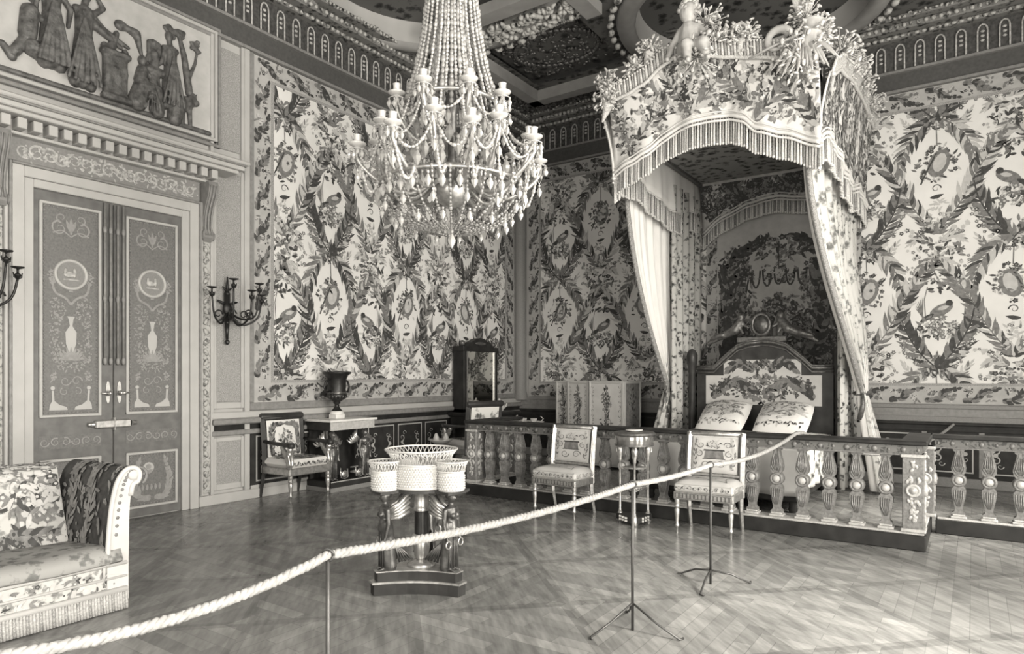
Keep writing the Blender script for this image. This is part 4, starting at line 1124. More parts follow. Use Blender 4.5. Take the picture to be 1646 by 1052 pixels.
mb.limb(A(-.06, -.02, .10), A(.04, -.20, .06), .085, .07); mb.limb(A(.04, -.20, .06), A(.06, -.22, -.12), .06, .042); mb.limb(A(.07, -.02, .10), A(.22, -.18, .04), .085, .07); mb.limb(A(.22, -.18, .04), A(.26, -.20, -.14), .06, .042)
mb.limb(A(.26, -.2, -.15), A(.30, -.26, -.17), .04, .03); mb.limb(A(.06, -.22, -.13), A(.09, -.29, -.15), .04, .03)
mb.limb(A(-.11, 0, .31), A(-.20, -.02, .16), .045, .038); mb.limb(A(-.20, -.02, .16), A(-.22, -.08, .03), .036, .028); mb.ell(A(-.22, -.10, .0), (.03, .04, .03), 8, 6)
mb.limb(A(.11, 0, .31), A(.20, -.05, .20), .045, .038); mb.limb(A(.20, -.05, .20), A(.26, -.14, .15), .036, .028); mb.ell(A(.275, -.16, .145), (.035, .03, .03), 8, 6)
mb.ell(A(.01, -.125, .49), (.02, .022, .02), 6, 4)
q = remesh(mb, .014, 3)
inf = obj('carved_infant', q, 'flesh_plaster', bed, True)
mb = MB(); r = random.Random(2)
for k in range(46):
    a, b_ = r.random()*6.3, r.uniform(-.1, 1.4); mb.ell(A(.115*cos(a)*cos(b_), .115*sin(a)*cos(b_)+.01, .52+.12*sin(b_)), .032, 6, 5)
obj('hair', mb, 'fringe_pale', inf, True)
for s in (1, -1):
    mb = MB()
    for k in range(7): mb.tube([A(s*.07, .08, .30-.012*k), A(s*(.16+.01*k), .14, .42-.05*k), A(s*(.34-.015*k), .16, .46-.075*k)], [.012, .022, .008], 5)
    obj('wing', mb, 'fringe_dark', inf, True)
mb = MB(); spray(mb, A(.1, -.05, -.05), 120, .3, .034, 9); obj('gilt_spray', mb, 'fringe_pale', bed, True)
# trophy with helmet, shield and plume near the sunlit corner
mb = MB(); c = Vector((-1.46, CY0-.12, 4.86)); A = lambda x, y, z: c+Vector((x, y, z))
mb.tube([A(-.22+.13*(1-q*.035)*cos(q*.42+.3), -.04, .14+.13*(1-q*.035)*sin(q*.42+.3)) for q in range(16)], [.05, .012], 10)
mb.tube([A(-.5, -.1, .0), A(-.25, -.12, .06), A(.1, -.1, .14), A(.3, -.1, .2)], .013, 6)
mb.lathe([(.06, -.20), (.085, -.10), (.09, .04), (.10, .05), (.10, .075), (.085, .08), (.10, .16), (.12, .17), (.11, .19)], A(.10, -.04, .06), 14, rot=Matrix.Rotation(.18, 3, 'Y'))
for q in range(14): mb.tube([A(.0, -.03, -.05), A(-.12+q*.028, -.12, -.02-.03*(q % 3)), A(-.26+q*.05, -.14, -.20-.05*(q % 3))], [.010, .030, .006], 5)
obj('trophy', mb, ['silk_pale'], bed, True)
mb = MB()
for k in range(26):
    a = random.Random(k).uniform(-.8, .8); L = .42+.12*(k % 3); mb.tube([A(.02, 0, .2), A(.02+a*.12, -.02, .2+L*.6), A(.04+a*.26, -.05, .2+L)], [.010, .024, .008], 5)
spray(mb, A(.0, -.05, -.10), 170, .28, .036, 14); spray(mb, A(.05, -.03, .3), 90, .2, .032, 15)
obj('plume', mb, 'fringe_pale', bed, True)
# ================================================================== SEATS
def turned_leg(mb, x, y, h, r=.022):
    mb.lathe([(r*.45, 0), (r*.5, .05), (r*.95, .06), (r*.95, .075), (r*.7, .085), (r*.75, .12), (r*1.0, h*.55), (r*1.15, h*.68), (r*.8, h*.74), (r*1.2, h*.77), (r*1.2, h*.80), (r*.9, h*.82), (r*1.1, h*.86), (r*1.15, h)], (x, y, 0), 12)
def sidechair(label, loc, rz):
    """low backed gilt side chair, front towards -Y in its own frame"""
    t = thing('side_chair', label, 'chair', loc, rz, 'gilt side chairs by the balustrade')
    W, D, SH = .285, .205, .40
    mb = MB(); mb.box(-W, W, -D, D, SH-.075, SH, .008); mb.m = 1; mb.box(-W+.02, W-.02, -D-.004, D, SH-.060, SH-.014); mb.m = 0
    for k in range(15): mb.box(-W+.03+k*.0365, -W+.05+k*.0365, -D-.008, -D, SH-.056, SH-.018)
    obj('seat_frame', mb, ['gilt', 'gilt_dark'], t)
    mb = MB()
    def cush(u, v):
        a, b_ = 2*u-1, 2*v-1; f = (1-abs(a)**5)*(1-abs(b_)**5)
        return (a*(W-.006)*(1-.03*(1-f)), b_*(D-.006), SH+.075+.045*max(0, f)**.6)
    mb.box(-W+.004, W-.004, -D+.004, D-.03, SH, SH+.08, .018); mb.grid(cush, 14, 12)
    P = Paint(7)
    for k in range(10):
        P.scroll(-W+.06+k*.0505, SH+.04, .022, k, 1.2, .008, 2, 1 if k % 2 else -1); P.disc(-W+.03+k*.055, SH+.04, .008, 3, 6)
    P.emit(mb, lambda u, v, w: (u, -D+.002-w, v), lift=.003)
    P = Paint(8)
    for k in range(9): P.scroll(-D+.05+k*.05, SH+.04, .022, k, 1.2, .008, 2, 1 if k % 2 else -1)
    P.emit(mb, lambda u, v, w: (W-.002+w, u, v), lift=.003)
    P = Paint(9); P.bunch(.5, .5, .25, .25, 40, .04, (1, 2, 1))
    for a in range(4): P.stroke(spline([(.12, .12), (.5, .2), (.88, .12)] if a == 0 else [(.12, .88), (.5, .8), (.88, .88)] if a == 1 else [(.12, .12), (.2, .5), (.12, .88)] if a == 2 else [(.88, .12), (.8, .5), (.88, .88)], 8), .014, 2)
    P.emit(mb, lambda u, v, w: tuple(Vector(cush(u, v))+Vector((0, 0, w))), lift=.003)
    obj('seat', mb, ['silk_cream', 'silk_pale', 'silk_mid', 'silk_dark'], t)
    # curved back: stiles and rails follow a backward sweep
    bk = lambda z: D-.03+.17*max(0, z-SH)**2+.02*max(0, z-SH)
    mb = MB(); zs = [SH-.07+k*(.945-SH+.07)/14 for k in range(15)]
    for s in (1, -1):
        q = [(s*(W-.025), bk(z)+.0, z) for z in zs]; mb.tube(q, .032, 4, False, 1.0)
        mb.tube([(s*(W-.025), bk(z)-.03, z) for z in zs[3:]], .010, 6)
    zt = .93
    mb.tube([(-W+.02, bk(zt)+.005, zt), (W-.02, bk(zt)+.005, zt)], .026, 8); mb.box(-W+.03, W-.03, bk(.53)-.015, bk(.53)+.015, .515, .545, .006)
    obj('back_frame', mb, ['gilt'], t)
    mb = MB(); z0, z1 = .55, .91
    def panel(u, v):
        z = z0+(z1-z0)*v; a, b_ = 2*u-1, 2*v-1; f = max(0, (1-abs(a)**4)*(1-abs(b_)**4))**.5
        return Vector((a*(W-.062), bk(z)-.012-.022*f, z))
    mb.grid(panel, 12, 14); mb.grid(lambda u, v: Vector((panel(1-u, v).x, bk(z0+(z1-z0)*v)+.02, panel(u, v).z)), 4, 14)
    P = Paint(4)
    P.poly([(.28, .40), (.72, .40), (.69, .60), (.31, .60)], 2); P.poly([(.26, .60), (.74, .60), (.72, .64), (.28, .64)], 3); P.stroke([(.25, .39), (.75, .39)], .02, 3)
    for s in (1, -1):
        P.scroll(.5+s*.17, .24, .12, 0, 1.5, .03, 2, s); P.scroll(.5+s*.33, .52, .09, 1.5, 1.4, .025, 2, s); P.scroll(.5+s*.30, .76, .09, 3, 1.4, .025, 2, -s); P.garland([(.5+s*.40, .1), (.5+s*.43, .5), (.5+s*.38, .9)], 12, .10, .045, (1, 2))
    P.bunch(.5, .78, .17, .09, 34, .035, (1, 2, 1, 3))
    for q in ([(.04, .04), (.96, .04)], [(.04, .96), (.96, .96)], [(.04, .04), (.04, .96)], [(.96, .04), (.96, .96)]): P.stroke(q, .02, 1)
    P.emit(mb, lambda u, v, w: panel(u, v)+Vector((0, -w, 0)), box=(.02, .98, .02, .98), lift=.003)
    obj('backrest', mb, ['silk_cream', 'silk_pale', 'silk_mid', 'silk_dark'], t)
    for s in (1, -1):
        mb = MB(); turned_leg(mb, s*(W-.03), -D+.03, SH-.075); obj('leg', mb, 'gilt', t)
        mb = MB(); mb.tube([(s*(W-.03), D-.03, SH-.07), (s*(W-.03), D-.02, .2), (s*(W-.03), D+.035, 0)], [.026, .022, .018], 4, False); obj('leg', mb, 'gilt', t)
    return t
sidechair('gilt side chair left of the small round table, its pale back showing a casket motif', (-3.72, 6.37, 0), -.05)
sidechair('gilt side chair right of the small round table, nearest the slim rope posts', (-2.10, 6.38, 0), .03)

def armchair(label, loc, rz, fabric=0):
    """square backed armchair with winged-figure arm supports, front towards -Y in its own frame"""
    t = thing('armchair', label, 'armchair', loc, rz)
    W, D, SH = .315, .29, .40
    mb = MB(); mb.box(-W, W, -D, D, SH-.09, SH, .01); obj('seat_frame', mb, 'gilt', t)
    mb = MB(); mb.box(-W+.015, W-.015, -D+.01, D-.02, SH, SH+.10, .035)
    P = Paint(7)
    for k in range(9): P.garland([(-W+.04+k*.07, SH+.03), (-W+.07+k*.07, SH+.06), (-W+.09+k*.07, SH+.04)], 4, .03, .018, (2, 3, 1))
    P.emit(mb, lambda u, v, w: (u, -D+.009-w, v), lift=.003)
    P = Paint(17); P.bunch(0, 0, .28, .24, 120, .04, (1, 2, 3)); P.emit(mb, lambda u, v, w: (u, v, SH+.10+w), box=(-W+.05, W-.05, -D+.05, D-.06), lift=.002)
    obj('seat', mb, CHZ, t)
    bk = lambda z: D-.05+.10*max(0, z-SH)**2+.02*max(0, z-SH)
    zs = [SH-.1+k*(1.0-SH+.1)/12 for k in range(13)]
    mb = MB()
    for s in (1, -1): mb.tube([(s*(W-.03), bk(z), z) for z in zs], [.038]*12+[.03], 4, False)
    mb.tube([(-W+.02, bk(.98), .98), (W-.02, bk(.98), .98)], .034, 8); mb.lathe([(.035, -W), (.045, -W+.02), (.04, 0), (.045, W-.02), (.035, W)], (0, bk(1.0)+.01, 1.0), 10, rot=Matrix.Rotation(PI/2, 3, 'Y'))
    obj('back_frame', mb, 'mahogany', t)
    mb = MB(); z0, z1 = .46, .955
    def panel(u, v):
        z = z0+(z1-z0)*v; a, b_ = 2*u-1, 2*v-1; f = max(0, (1-abs(a)**4)*(1-abs(b_)**4))**.5
        return Vector((a*(W-.07), bk(z)-.012-.02*f, z))
    mb.grid(panel, 12, 14); mb.m = 4; mb.grid(lambda u, v: Vector(((1-2*u)*(W-.07), bk(z0+(z1-z0)*v)+.025, z0+(z1-z0)*v)), 3, 14); mb.m = 0
    P = Paint(41)
    for s in (1, -1): P.garland([(.5+s*.38, .1), (.5+s*.40, .5), (.5+s*.34, .85), (.5+s*.1, .9)], 14, .15, .07, (2, 3, 2))
    P.bunch(.5, .5, .2, .22, 60, .06, (2, 1, 3)); P.bunch(.5, .12, .34, .08, 40, .05, (3, 2))
    P.emit(mb, lambda u, v, w: panel(u, v)+Vector((0, -w, 0)), box=(.02, .98, .02, .98), lift=.003)
    obj('backrest', mb, CHZ+['chintz'], t)
    for s in (1, -1):
        x = s*(W-.02)
        mb = MB(); mb.tube([(x, bk(.70)-.02, .70), (x, .0, .685), (x, -D+.06, .68), (x, -D+.0, .675)], [.022, .024, .026, .03], 8); mb.lathe([(.0, -.035), (.035, -.03), (.035, .03), (.0, .035)], (x, -D+.0, .675), 10, rot=Matrix.Rotation(PI/2, 3, 'Y'))
        arm = obj('arm', mb, 'mahogany', t)
        mb = MB()
        mb.ell((x, -D+.03, .625), (.036, .04, .045), 10, 8); mb.limb((x, -D+.035, .59), (x, -D+.045, .50), .032, .045); mb.limb((x, -D+.045, .50), (x, -D+.03, .41), .045, .03); mb.limb((x-.03, -D+.02, .56), (x-.02, -D+.0, .44), .018, .014); mb.limb((x+.03, -D+.02, .56), (x+.02, -D+.0, .44), .018, .014)
        mb.limb((x, -D+.07, .56), (x, -D+.17, .645), .022, .03); mb.limb((x, -D+.09, .52), (x, -D+.16, .60), .02, .022)
        obj('arm_figure', remesh(mb, .011, 2), 'gilt', arm)
        mb = MB(); turned_leg(mb, s*(W-.035), -D+.035, SH-.09, .026); obj('leg', mb, 'gilt', t)
        mb = MB(); mb.tube([(s*(W-.035), D-.03, SH-.07), (s*(W-.035), D-.0, .2), (s*(W-.035), D+.04, 0)], [.032, .027, .02], 4, False); obj('leg', mb, 'mahogany', t)
    return t
armchair('flower covered armchair with gilt winged figures under its arms, left of the console', (-6.96, 5.33, 0), PI/2)
armchair('armchair seen from behind and turned to the mirror, half hidden behind the balustrade end', (-6.36, 8.12, 0), -PI/2-.25).scale = (1.08, 1.08, 1.09)

# ---- sofa in the near corner
sofa = thing('sofa', 'long low sofa in large flowered tapestry with fringed skirt, cut by the left edge', 'sofa', (-4.95, 1.2, 0))
SY0, SY1, SX0, SX1 = -.35, 2.14, -5.34, -4.52
mb = MB(); mb.box(SX0, SX1, SY0, SY1-.01, .06, .30, .015)
P = Paint(5)
for k in range(9):
    u = SY0+.15+k*.28; P.bunch(u+.1, .25, .09, .03, 12, .016, (2, 3, 1)); P.bunch(u, .17, .1, .03, 10, .014, (2, 3)); P.garland([(u-.08, .20), (u, .25), (u+.1, .21)], 5, .05, .022, (1, 2, 1)); P.garland([(u+.04, .135), (u+.1, .175), (u+.2, .15)], 5, .05, .02, (1, 2, 1))
P.emit(mb, lambda u, v, w: (SX1+w, u, v), box=(SY0, SY1-.03, .1, .29), lift=.002)
obj('seat_base', mb, ['chintz_sofa', 'silk_pale', 'silk_mid', 'silk_dark'], sofa, True)
mb = MB()
for z, r_ in ((.30, .012), (.13, .02), (.215, .008)): mb.tube([(SX1+.006, SY0, z), (SX1+.006, SY1, z)], r_, 6)
mb.tube([(SX1+.008, SY1-.14, .30), (SX1+.008, SY1-.14, .215)], .008, 6)
obj('piping', mb, 'silk_cream', sofa, True)
mb = MB(); n = 150
for k in range(n):
    y = SY0+(SY1-SY0)*(k+.5)/n; mb.m = 0 if k % 4 else 1
    mb.tube([(SX1+.012, y, .125), (SX1+.016, y, .06), (SX1+.02, y+.002, .006)], [.008, .010, .009], 5)
for k in range(50):
    x = SX0+(SX1-SX0)*(k+.5)/50; mb.m = 0 if k % 4 else 1; mb.tube([(x, SY1+.005, .125), (x, SY1+.008, .006)], [.008, .009], 5)
obj('fringe', mb, ['fringe_sofa', 'braid'], sofa, True)
mb = MB()
def seat(u, v):
    x = SX1+(.005)+(SX0+.16-SX1)*u; y = SY0+(SY1-.04-SY0)*v
    r_ = min(1, u/.08); return (x-.0, y, .30+.065*(1-(1-r_)**2)-.03*u+.006*sin(v*20+u*6))
mb.slab(seat, 20, 40, .05); obj('seat', mb, 'chintz_seat', sofa, True)
BP = [(-5.04, .30), (-5.10, .48), (-5.17, .66), (-5.22, .80), (-5.25, .865), (-5.31, .895), (-5.38, .88), (-5.43, .82), (-5.42, .74), (-5.39, .62), (-5.37, .3)]
bp = spline(BP, 40)
def back(u, v):
    x, z = bp[min(40, int(round(u*40)))]; return (x, SY0+(SY1-.12-SY0)*v, z)
mb = MB(); mb.grid(lambda u, v: back(v, u), 30, 40)
for e in (SY0, SY1-.12): mb.add([(x, e, z) for x, z in bp], [list(range(41)) if e == SY0 else list(range(41))[::-1]])
P = Paint(90)
for k in range(5):
    y = SY0+.2+k*.52; r = P.r
    P.bunch(y, .42, .26, .36, 150, .028, (1, 2, 2, 1))
    P.disc(y+.02, .45, .085, 1, 12, .075); P.flower(y+.02, .45, .075, 2, 1); P.flower(y+.17, .3, .065, 1, 2); P.flower(y-.14, .25, .06, 2, 1); P.bunch(y, .36, .2, .16, 90, .036, (1, 2, 3))
    for q in range(9): P.leaf(y+.05, .6, .1+q*.34, .24, .045, (2, 3, 2, 1)[q % 4], .2)
    P.garland([(y-.2, .15), (y+.05, .12), (y+.26, .3)], 12, .10, .028, (2, 3, 1)); P.bunch(y+.2, .7, .1, .1, 40, .024, (3, 2)); P.bunch(y+.25, .1, .14, .07, 50, .028, (3, 2))
    P.bunch(y-.1, .78, .2, .12, 60, .034, (1, 2, 3))
def bk_(u, v, w):                          # v runs up the inner face and over the roll
    s_ = max(0, min(39.999, v*26)); i = int(s_); f = s_-i; (xa, za), (xb, zb) = bp[i], bp[i+1]
    dx, dz = xb-xa, zb-za; d = math.hypot(dx, dz) or 1
    return Vector((xa+dx*f+dz/d*(w+.004), u, za+dz*f-dx/d*(w+.004)))
P.emit(mb, bk_, box=(SY0, SY1-.13, .02, 1.3), lift=.002, step=.0001)
obj('backrest', mb, ['chintz_sofa', 'silk_pale', 'silk_mid', 'silk_dark'], sofa, True)
# scrolled arm at the far end: dark flowered inner face, pale piped front edge
AP = [(2.02, .30), (2.03, .50), (2.045, .66), (2.07, .79), (2.10, .86), (2.14, .90), (2.185, .905), (2.215, .88), (2.22, .845), (2.205, .81), (2.18, .80), (2.165, .74), (2.155, .6), (2.15, .3), (2.15, .06)]
ap = spline(AP, 44)
mb = MB(); mb.grid(lambda u, v: (SX0+.02+(SX1-.025-SX0)*u, ap[min(44, int(round(v*44)))][0], ap[min(44, int(round(v*44)))][1]), 20, 44)
P = Paint(33)
for k in range(3):
    x = SX0+.2+k*.27; P.garland([(x, .1), (x+.1, .35), (x+.02, .6), (x+.12, .8)], 14, .10, .034, (1, 2, 1))
P.bunch((SX0+SX1)/2, .35, .36, .3, 110, .030, (2, 1, 2, 2)); P.bunch((SX0+SX1)/2, .75, .36, .2, 70, .030, (2, 1, 4, 2))
al = [0.]
for (ya, za), (yb, zb) in zip(ap, ap[1:]): al.append(al[-1]+math.hypot(yb-ya, zb-za))
def ar_(u, v, w):
    v = max(0, min(al[-1]-1e-4, v)); i = max(k for k in range(len(al)) if al[k] <= v); f = (v-al[i])/(al[i+1]-al[i]); (ya, za), (yb, zb) = ap[i], ap[i+1]
    d = math.hypot(yb-ya, zb-za) or 1
    return Vector((u, ya+(yb-ya)*f-(zb-za)/d*(w+.003), za+(zb-za)*f+(yb-ya)/d*(w+.003)))
P.emit(mb, ar_, box=(SX0+.05, SX1-.05, .02, 1.0), lift=.002, step=.0001)
arm = obj('arm', mb, ['silk_dark', 'frame_grey', 'silk_mid', 'silk_dark', 'silk_pale'], sofa, True)
mb = MB(frame((SX1+.006, 0, 0), (0, 1, 0), (0, 0, 1)))
mb.prism([(y, z) for y, z in ap]+[(2.02, .06)], -.03, .0)
mb.tube([(y, z, .0) for y, z in ap[:36]], .016, 8); mb.m = 1
for k in range(3, 30): mb.ell((ap[k][0]+.045, ap[k][1]-.004, .0), (.012, .012, .004), 6, 4)
mb.m = 0; mb.ell((2.18, .857, .0), (.035, .035, .018), 12, 6)
obj('arm_front', mb, ['silk_cream', 'silk_mid'], arm, True)

# ================================================================== SMALL TABLES
g = thing('pedestal_table', 'small round table on slim gilt columns between the two side chairs', 'table', (-2.87, 6.36, 0))
mb = MB(); mb.m = 1; mb.lathe([(.19, .80), (.195, .81), (.195, .885), (.19, .90)], (0, 0, 0), 28); mb.m = 0; mb.lathe([(.20, .90), (.215, .905), (.215, .925), (.20, .935)], (0, 0, 0), 28); mb.lathe([(.2, .795), (.2, .81)], (0, 0, 0), 28)
obj('tabletop', mb, ['gilt_dark', 'polished_band'], g)
for k in range(3):
    a = -PI/2+.45+k*2*PI/3; x, y = .165*cos(a), .165*sin(a)
    mb = MB(); mb.lathe([(.016, .09), (.02, .10), (.013, .13), (.011, .4), (.011, .62), (.02, .64), (.018, .66), (.03, .70), (.035, .75), (.02, .795)], (x, y, 0), 10); mb.ell((x, y-.005, .75), (.03, .035, .045), 8, 6)
    mb.tube([(x, y, .66), (x+.02*cos(a), y+.02*sin(a), .70), (x+.045*cos(a), y+.045*sin(a), .73), (x+.02*cos(a), y+.02*sin(a), .79)], .010, 6)
    obj('leg', mb, 'gilt', g)
    mb = MB(); mb.lathe([(.03, 0), (.035, .01), (.03, .08), (.022, .095)], (x, y, 0), 10); obj('foot', mb, 'gilt', g)
tri_ = [(.19*cos(-PI/2+.45+k*2*PI/3+d), .19*sin(-PI/2+.45+k*2*PI/3+d)) for k in range(3) for d in (-.2, .2)]
mb = MB(); mb.prism(tri_, .025, .085); mb.m = 1
for k in range(3):
    (xa, ya), (xb, yb) = tri_[2*k+1], tri_[(2*k+2) % 6]
    for q in (.3, .5, .7):
        for z in (.04, .068): mb.box(xa+(xb-xa)*q-.014, xa+(xb-xa)*q+.014, ya+(yb-ya)*q-.012, ya+(yb-ya)*q+.004, z-.009, z+.009)
obj('base', mb, ['matt_dark_wood', 'silk_white'], g)
mb = MB()
for z0, z1 in ((.345, .352), (.378, .385)):
    for k in range(3):
        (xa, ya), (xb, yb) = [(.165*cos(-PI/2+.45+q*2*PI/3), .165*sin(-PI/2+.45+q*2*PI/3)) for q in (k, k+1)]; mb.tube([(xa, ya, z0), (xb, yb, z0)], .006, 6)
for k in range(3):
    (xa, ya), (xb, yb) = [(.165*cos(-PI/2+.45+q*2*PI/3), .165*sin(-PI/2+.45+q*2*PI/3)) for q in (k, k+1)]
    for q in range(1, 8): mb.tube([(xa+(xb-xa)*q/8, ya+(yb-ya)*q/8, .345), (xa+(xb-xa)*q/8, ya+(yb-ya)*q/8, .38)], .005, 5)
mb.lathe([(.0, .56), (.12, .56), (.125, .57), (.0, .575)], (0, 0, 0), 20)
obj('shelf', mb, 'gilt', g)
mb = MB(); mb.lathe([(.0, .0), (.055, .0), (.085, .012), (.09, .022), (.06, .024), (.0, .020)], (0, 0, 0), 24)
tag(obj('saucer', mb, 'porcelain', None, at=(-2.87, 6.36, .9355)), 'flat pale dish lying on the small round table', 'dish')

con = thing('console_table', 'white topped console table with gilt figures, under the dark urn', 'console table', (-7.05, 6.12, 0))
K0, K1, KX = 5.74, 6.50, -6.80
mb = MB(); mb.box(XA+.04, KX+.03, K0-.03, K1+.03, .91, .94, .006); obj('tabletop', mb, 'marble', con, True)
mb = MB(); mb.box(XA+.05, KX, K0, K1, .80, .91, .004); mb.m = 1; mb.box(XA+.05, KX-.02, K0-.004, K0, .80, .91); obj('frieze', mb, ['frieze_pale', 'matt_dark_wood'], con, True)
mb = MB(); mb.box(XA+.05, KX, K0, K1, .06, .14, .006); mb.m = 1; mb.box(XA+.05, KX+.01, K0-.01, K1+.01, .0, .06, .004); mb.m = 2; mb.box(KX-.002, KX+.006, K0, K1, .128, .14)
obj('base', mb, ['matt_dark_wood', 'grey_paint', 'painted_wood'], con, True)
mb = MB(); mb.box(XA+.05, XA+.08, K0+.03, K1-.03, .14, .80); mb.m = 1
for y in (K0+.30, K0+.40): mb.box(XA+.075, XA+.10, y-.009, y+.009, .14, .80)
obj('back_panel', mb, ['matt_dark_wood', 'stucco'], con, True)
def caryatid(h, wings=0, arms='down'):
    """standing draped winged woman, height h, facing -Y; returns fused body and separate wings"""
    k = h; mb = MB()
    L = lambda a, b_, r0, r1: mb.limb([c*k for c in a], [c*k for c in b_], r0*k, r1*k, 10)
    mb.ell((0, -.01*k, .925*k), (.052*k, .06*k, .072*k), 12, 10); mb.ell((0, .03*k, .945*k), (.055*k, .055*k, .055*k), 10, 8); mb.ell((0, -.07*k, .92*k), (.012*k, .016*k, .02*k), 6, 4)
    L((0, 0, .80), (0, -.005, .88), .034, .03); L((-.075, 0, .775), (.075, 0, .775), .045, .045); L((0, 0, .76), (0, 0, .60), .085, .066)
    for s in (1, -1):
        mb.ell((s*.042*k, -.065*k, .705*k), .036*k, 8, 6)
        L((s*.045, 0, .58), (s*.045, -.005, .30), .075, .056); L((s*.042, -.005, .30), (s*.05, .0, .06), .055, .05); L((s*.05, -.02, .025), (s*.055, -.085, .012), .028, .018)
        L((s*.115, 0, .775), (s*.145, .0, .60), .033, .027); L((s*.145, .0, .60), (s*.135, -.035, .44), .025, .019)
        mb.ell((s*.132*k, -.045*k, .405*k), (.018*k, .022*k, .034*k), 8, 6)
        L((s*.02, .03, .55), (s*.05, .06, .04), .07, .075)
    L((0, .0, .58), (0, 0, .52), .09, .1); L((0, .02, .5), (0, .05, .05), .08, .09)
    mb.tube([(q*k, -.075*k+.02*k*abs(q)*10, .56*k) for q in (-.08, 0, .08)], .012*k, 6)
    body = remesh(mb, .0125*k, 3)
    dl = MB()
    for q in range(7):
        a = -1.15+q*.38; dl.tube([(.07*sin(a)*k, -.068*cos(a)*k-.004, .50*k), (.088*sin(a)*k, -.078*cos(a)*k, .28*k), (.098*sin(a)*k, -.076*cos(a)*k, .05*k)], [.006*k, .010*k, .012*k], 5)
    return body, dl
def add_parts(dst, src, m=0):
    o = len(dst.v); dst.v += [dst.T @ p for p in src.v]; dst.f += [[i+o for i in f] for f in src.f]; dst.mi += [m]*len(src.f); dst.sm += src.sm
    return dst
CB, CD = caryatid(.64)
for i, y in enumerate((K0+.10, K1-.10)):
    mb = MB(TR(KX-.09, y, .14, PI/2)); add_parts(mb, CB); add_parts(mb, CD); st = obj('caryatid', mb, 'gilt_dark', con, True)
    mb = MB(TR(KX-.09, y, .14, PI/2))
    for s in (1, -1):
        for q in range(6): mb.tube([(s*.04, .05, .50), (s*(.09+.02*q), .08, .56-.02*q), (s*(.06+.035*q), .09, .655-.03*q)], [.012, .022, .010], 6)
    obj('wing', mb, 'gilt', st, True)
for y in (K0+.26, K1-.24):
    mb = MB(frame((KX-.0, 0, 0), (0, 1, 0), (0, 0, 1)))
    mb.lathe([(.045, -.01), (.05, .0), (.04, .012), (.02, .008), (.0, .02)], (y, .215, -.04), 14); mb.tube([(y-.07, .30, -.04), (y-.06, .17, -.04), (y, .15, -.04), (y+.06, .17, -.04), (y+.05, .28, -.04)], .009, 6); obj('ornament', mb, 'gilt', con, True)

urn = thing('urn', 'dark bronze urn with wide rim standing on the white console top', 'urn', (-7.06, 6.06, .94))
mb = MB(); mb.lathe([(.075, .10), (.05, .13), (.032, .155), (.03, .19), (.05, .205), (.045, .22), (.06, .23), (.115, .27), (.135, .31), (.12, .33), (.115, .36), (.125, .52), (.15, .58), (.185, .60), (.195, .615), (.18, .63), (.13, .625), (.11, .58)], (0, 0, 0), 28)
obj('body', mb, 'black_bronze', urn)
mb = MB(); mb.lathe([(.095, .06), (.09, .09), (.075, .10)], (0, 0, 0), 20); mb.box(-.075, .075, -.075, .075, 0, .06, .006); obj('foot', mb, 'marble', urn)
mb = MB(); mb.lathe([(.122, .33), (.128, .345), (.119, .36)], (0, 0, 0), 28)
for k in range(16): a = k*PI/8; mb.ell((.118*cos(a), .118*sin(a), .30), (.018, .018, .03), 6, 4)
obj('gilt_band', mb, 'bronze', urn)
for s in (1, -1):
    mb = MB(); mb.tube([(0, s*.115, .37), (0, s*.19, .35), (0, s*.215, .43), (0, s*.185, .5), (0, s*.13, .52)], .014, 8); obj('handle', mb, 'black_bronze', urn)

# toilet table with its mirror in the corner
tt = thing('toilet_table', 'dark toilet table in the corner carrying a tall mirror', 'table', (-6.95, 9.2, 0))
mb = MB(); mb.box(XA+.06, -6.62, 8.62, 9.86, .84, .90, .01); obj('tabletop', mb, 'dark_wood', tt, True)
mb = MB(); mb.box(XA+.08, -6.66, 8.66, 9.82, .70, .84, .006); obj('frieze', mb, 'dark_wood', tt, True)
for x in (XA+.12, -6.70):
    for y in (8.71, 9.77):
        mb = MB(); turned_leg(mb, x, y, .70, .032); obj('leg', mb, 'dark_wood', tt, True)
mi = thing('mirror', 'tall mirror in dark frame with small pediment, standing on the corner table', 'mirror', (-7.15, 9.22, .90))
m0, m1 = 8.74, 9.70
mb = MB(); fx = -7.02
mb.m = 0; mb.box(XA+.08, fx, m0, m0+.09, .90, 1.98, .006); mb.box(XA+.08, fx, m1-.09, m1, .90, 1.98, .006); mb.box(XA+.08, fx, m0, m1, .90, .96, .006); mb.box(XA+.08, fx+.01, m0-.02, m1+.02, 1.93, 2.02, .006)
mb.m = 1; mb.box(fx-.02, fx+.004, m0+.075, m0+.10, .96, 1.93); mb.box(fx-.02, fx+.004, m1-.10, m1-.075, .96, 1.93)
fr = obj('frame', mb, ['dark_wood', 'gilt'], mi, True)
mb = MB(frame((fx-.15, 0, 0), (0, 1, 0), (0, 0, 1))); yc = (m0+m1)/2
mb.prism([(yc-.34, 2.02), (yc+.34, 2.02), (yc+.27, 2.09), (yc+.12, 2.15), (yc, 2.17), (yc-.12, 2.15), (yc-.27, 2.09)], .02, .14); mb.m = 1; mb.ell((yc, 2.075, .14), (.16, .03, .015), 10, 6)
for y in (m0+.04, m1-.04): mb.ell((y, 2.07, .08), .05, 10, 8)
obj('pediment', mb, ['dark_wood', 'gilt_dark'], mi, True)
mb = MB(); mb.box(XA+.12, fx-.015, m0+.09, m1-.09, .96, 1.93); obj('glass', mb, 'mirror_glass', mi, True)
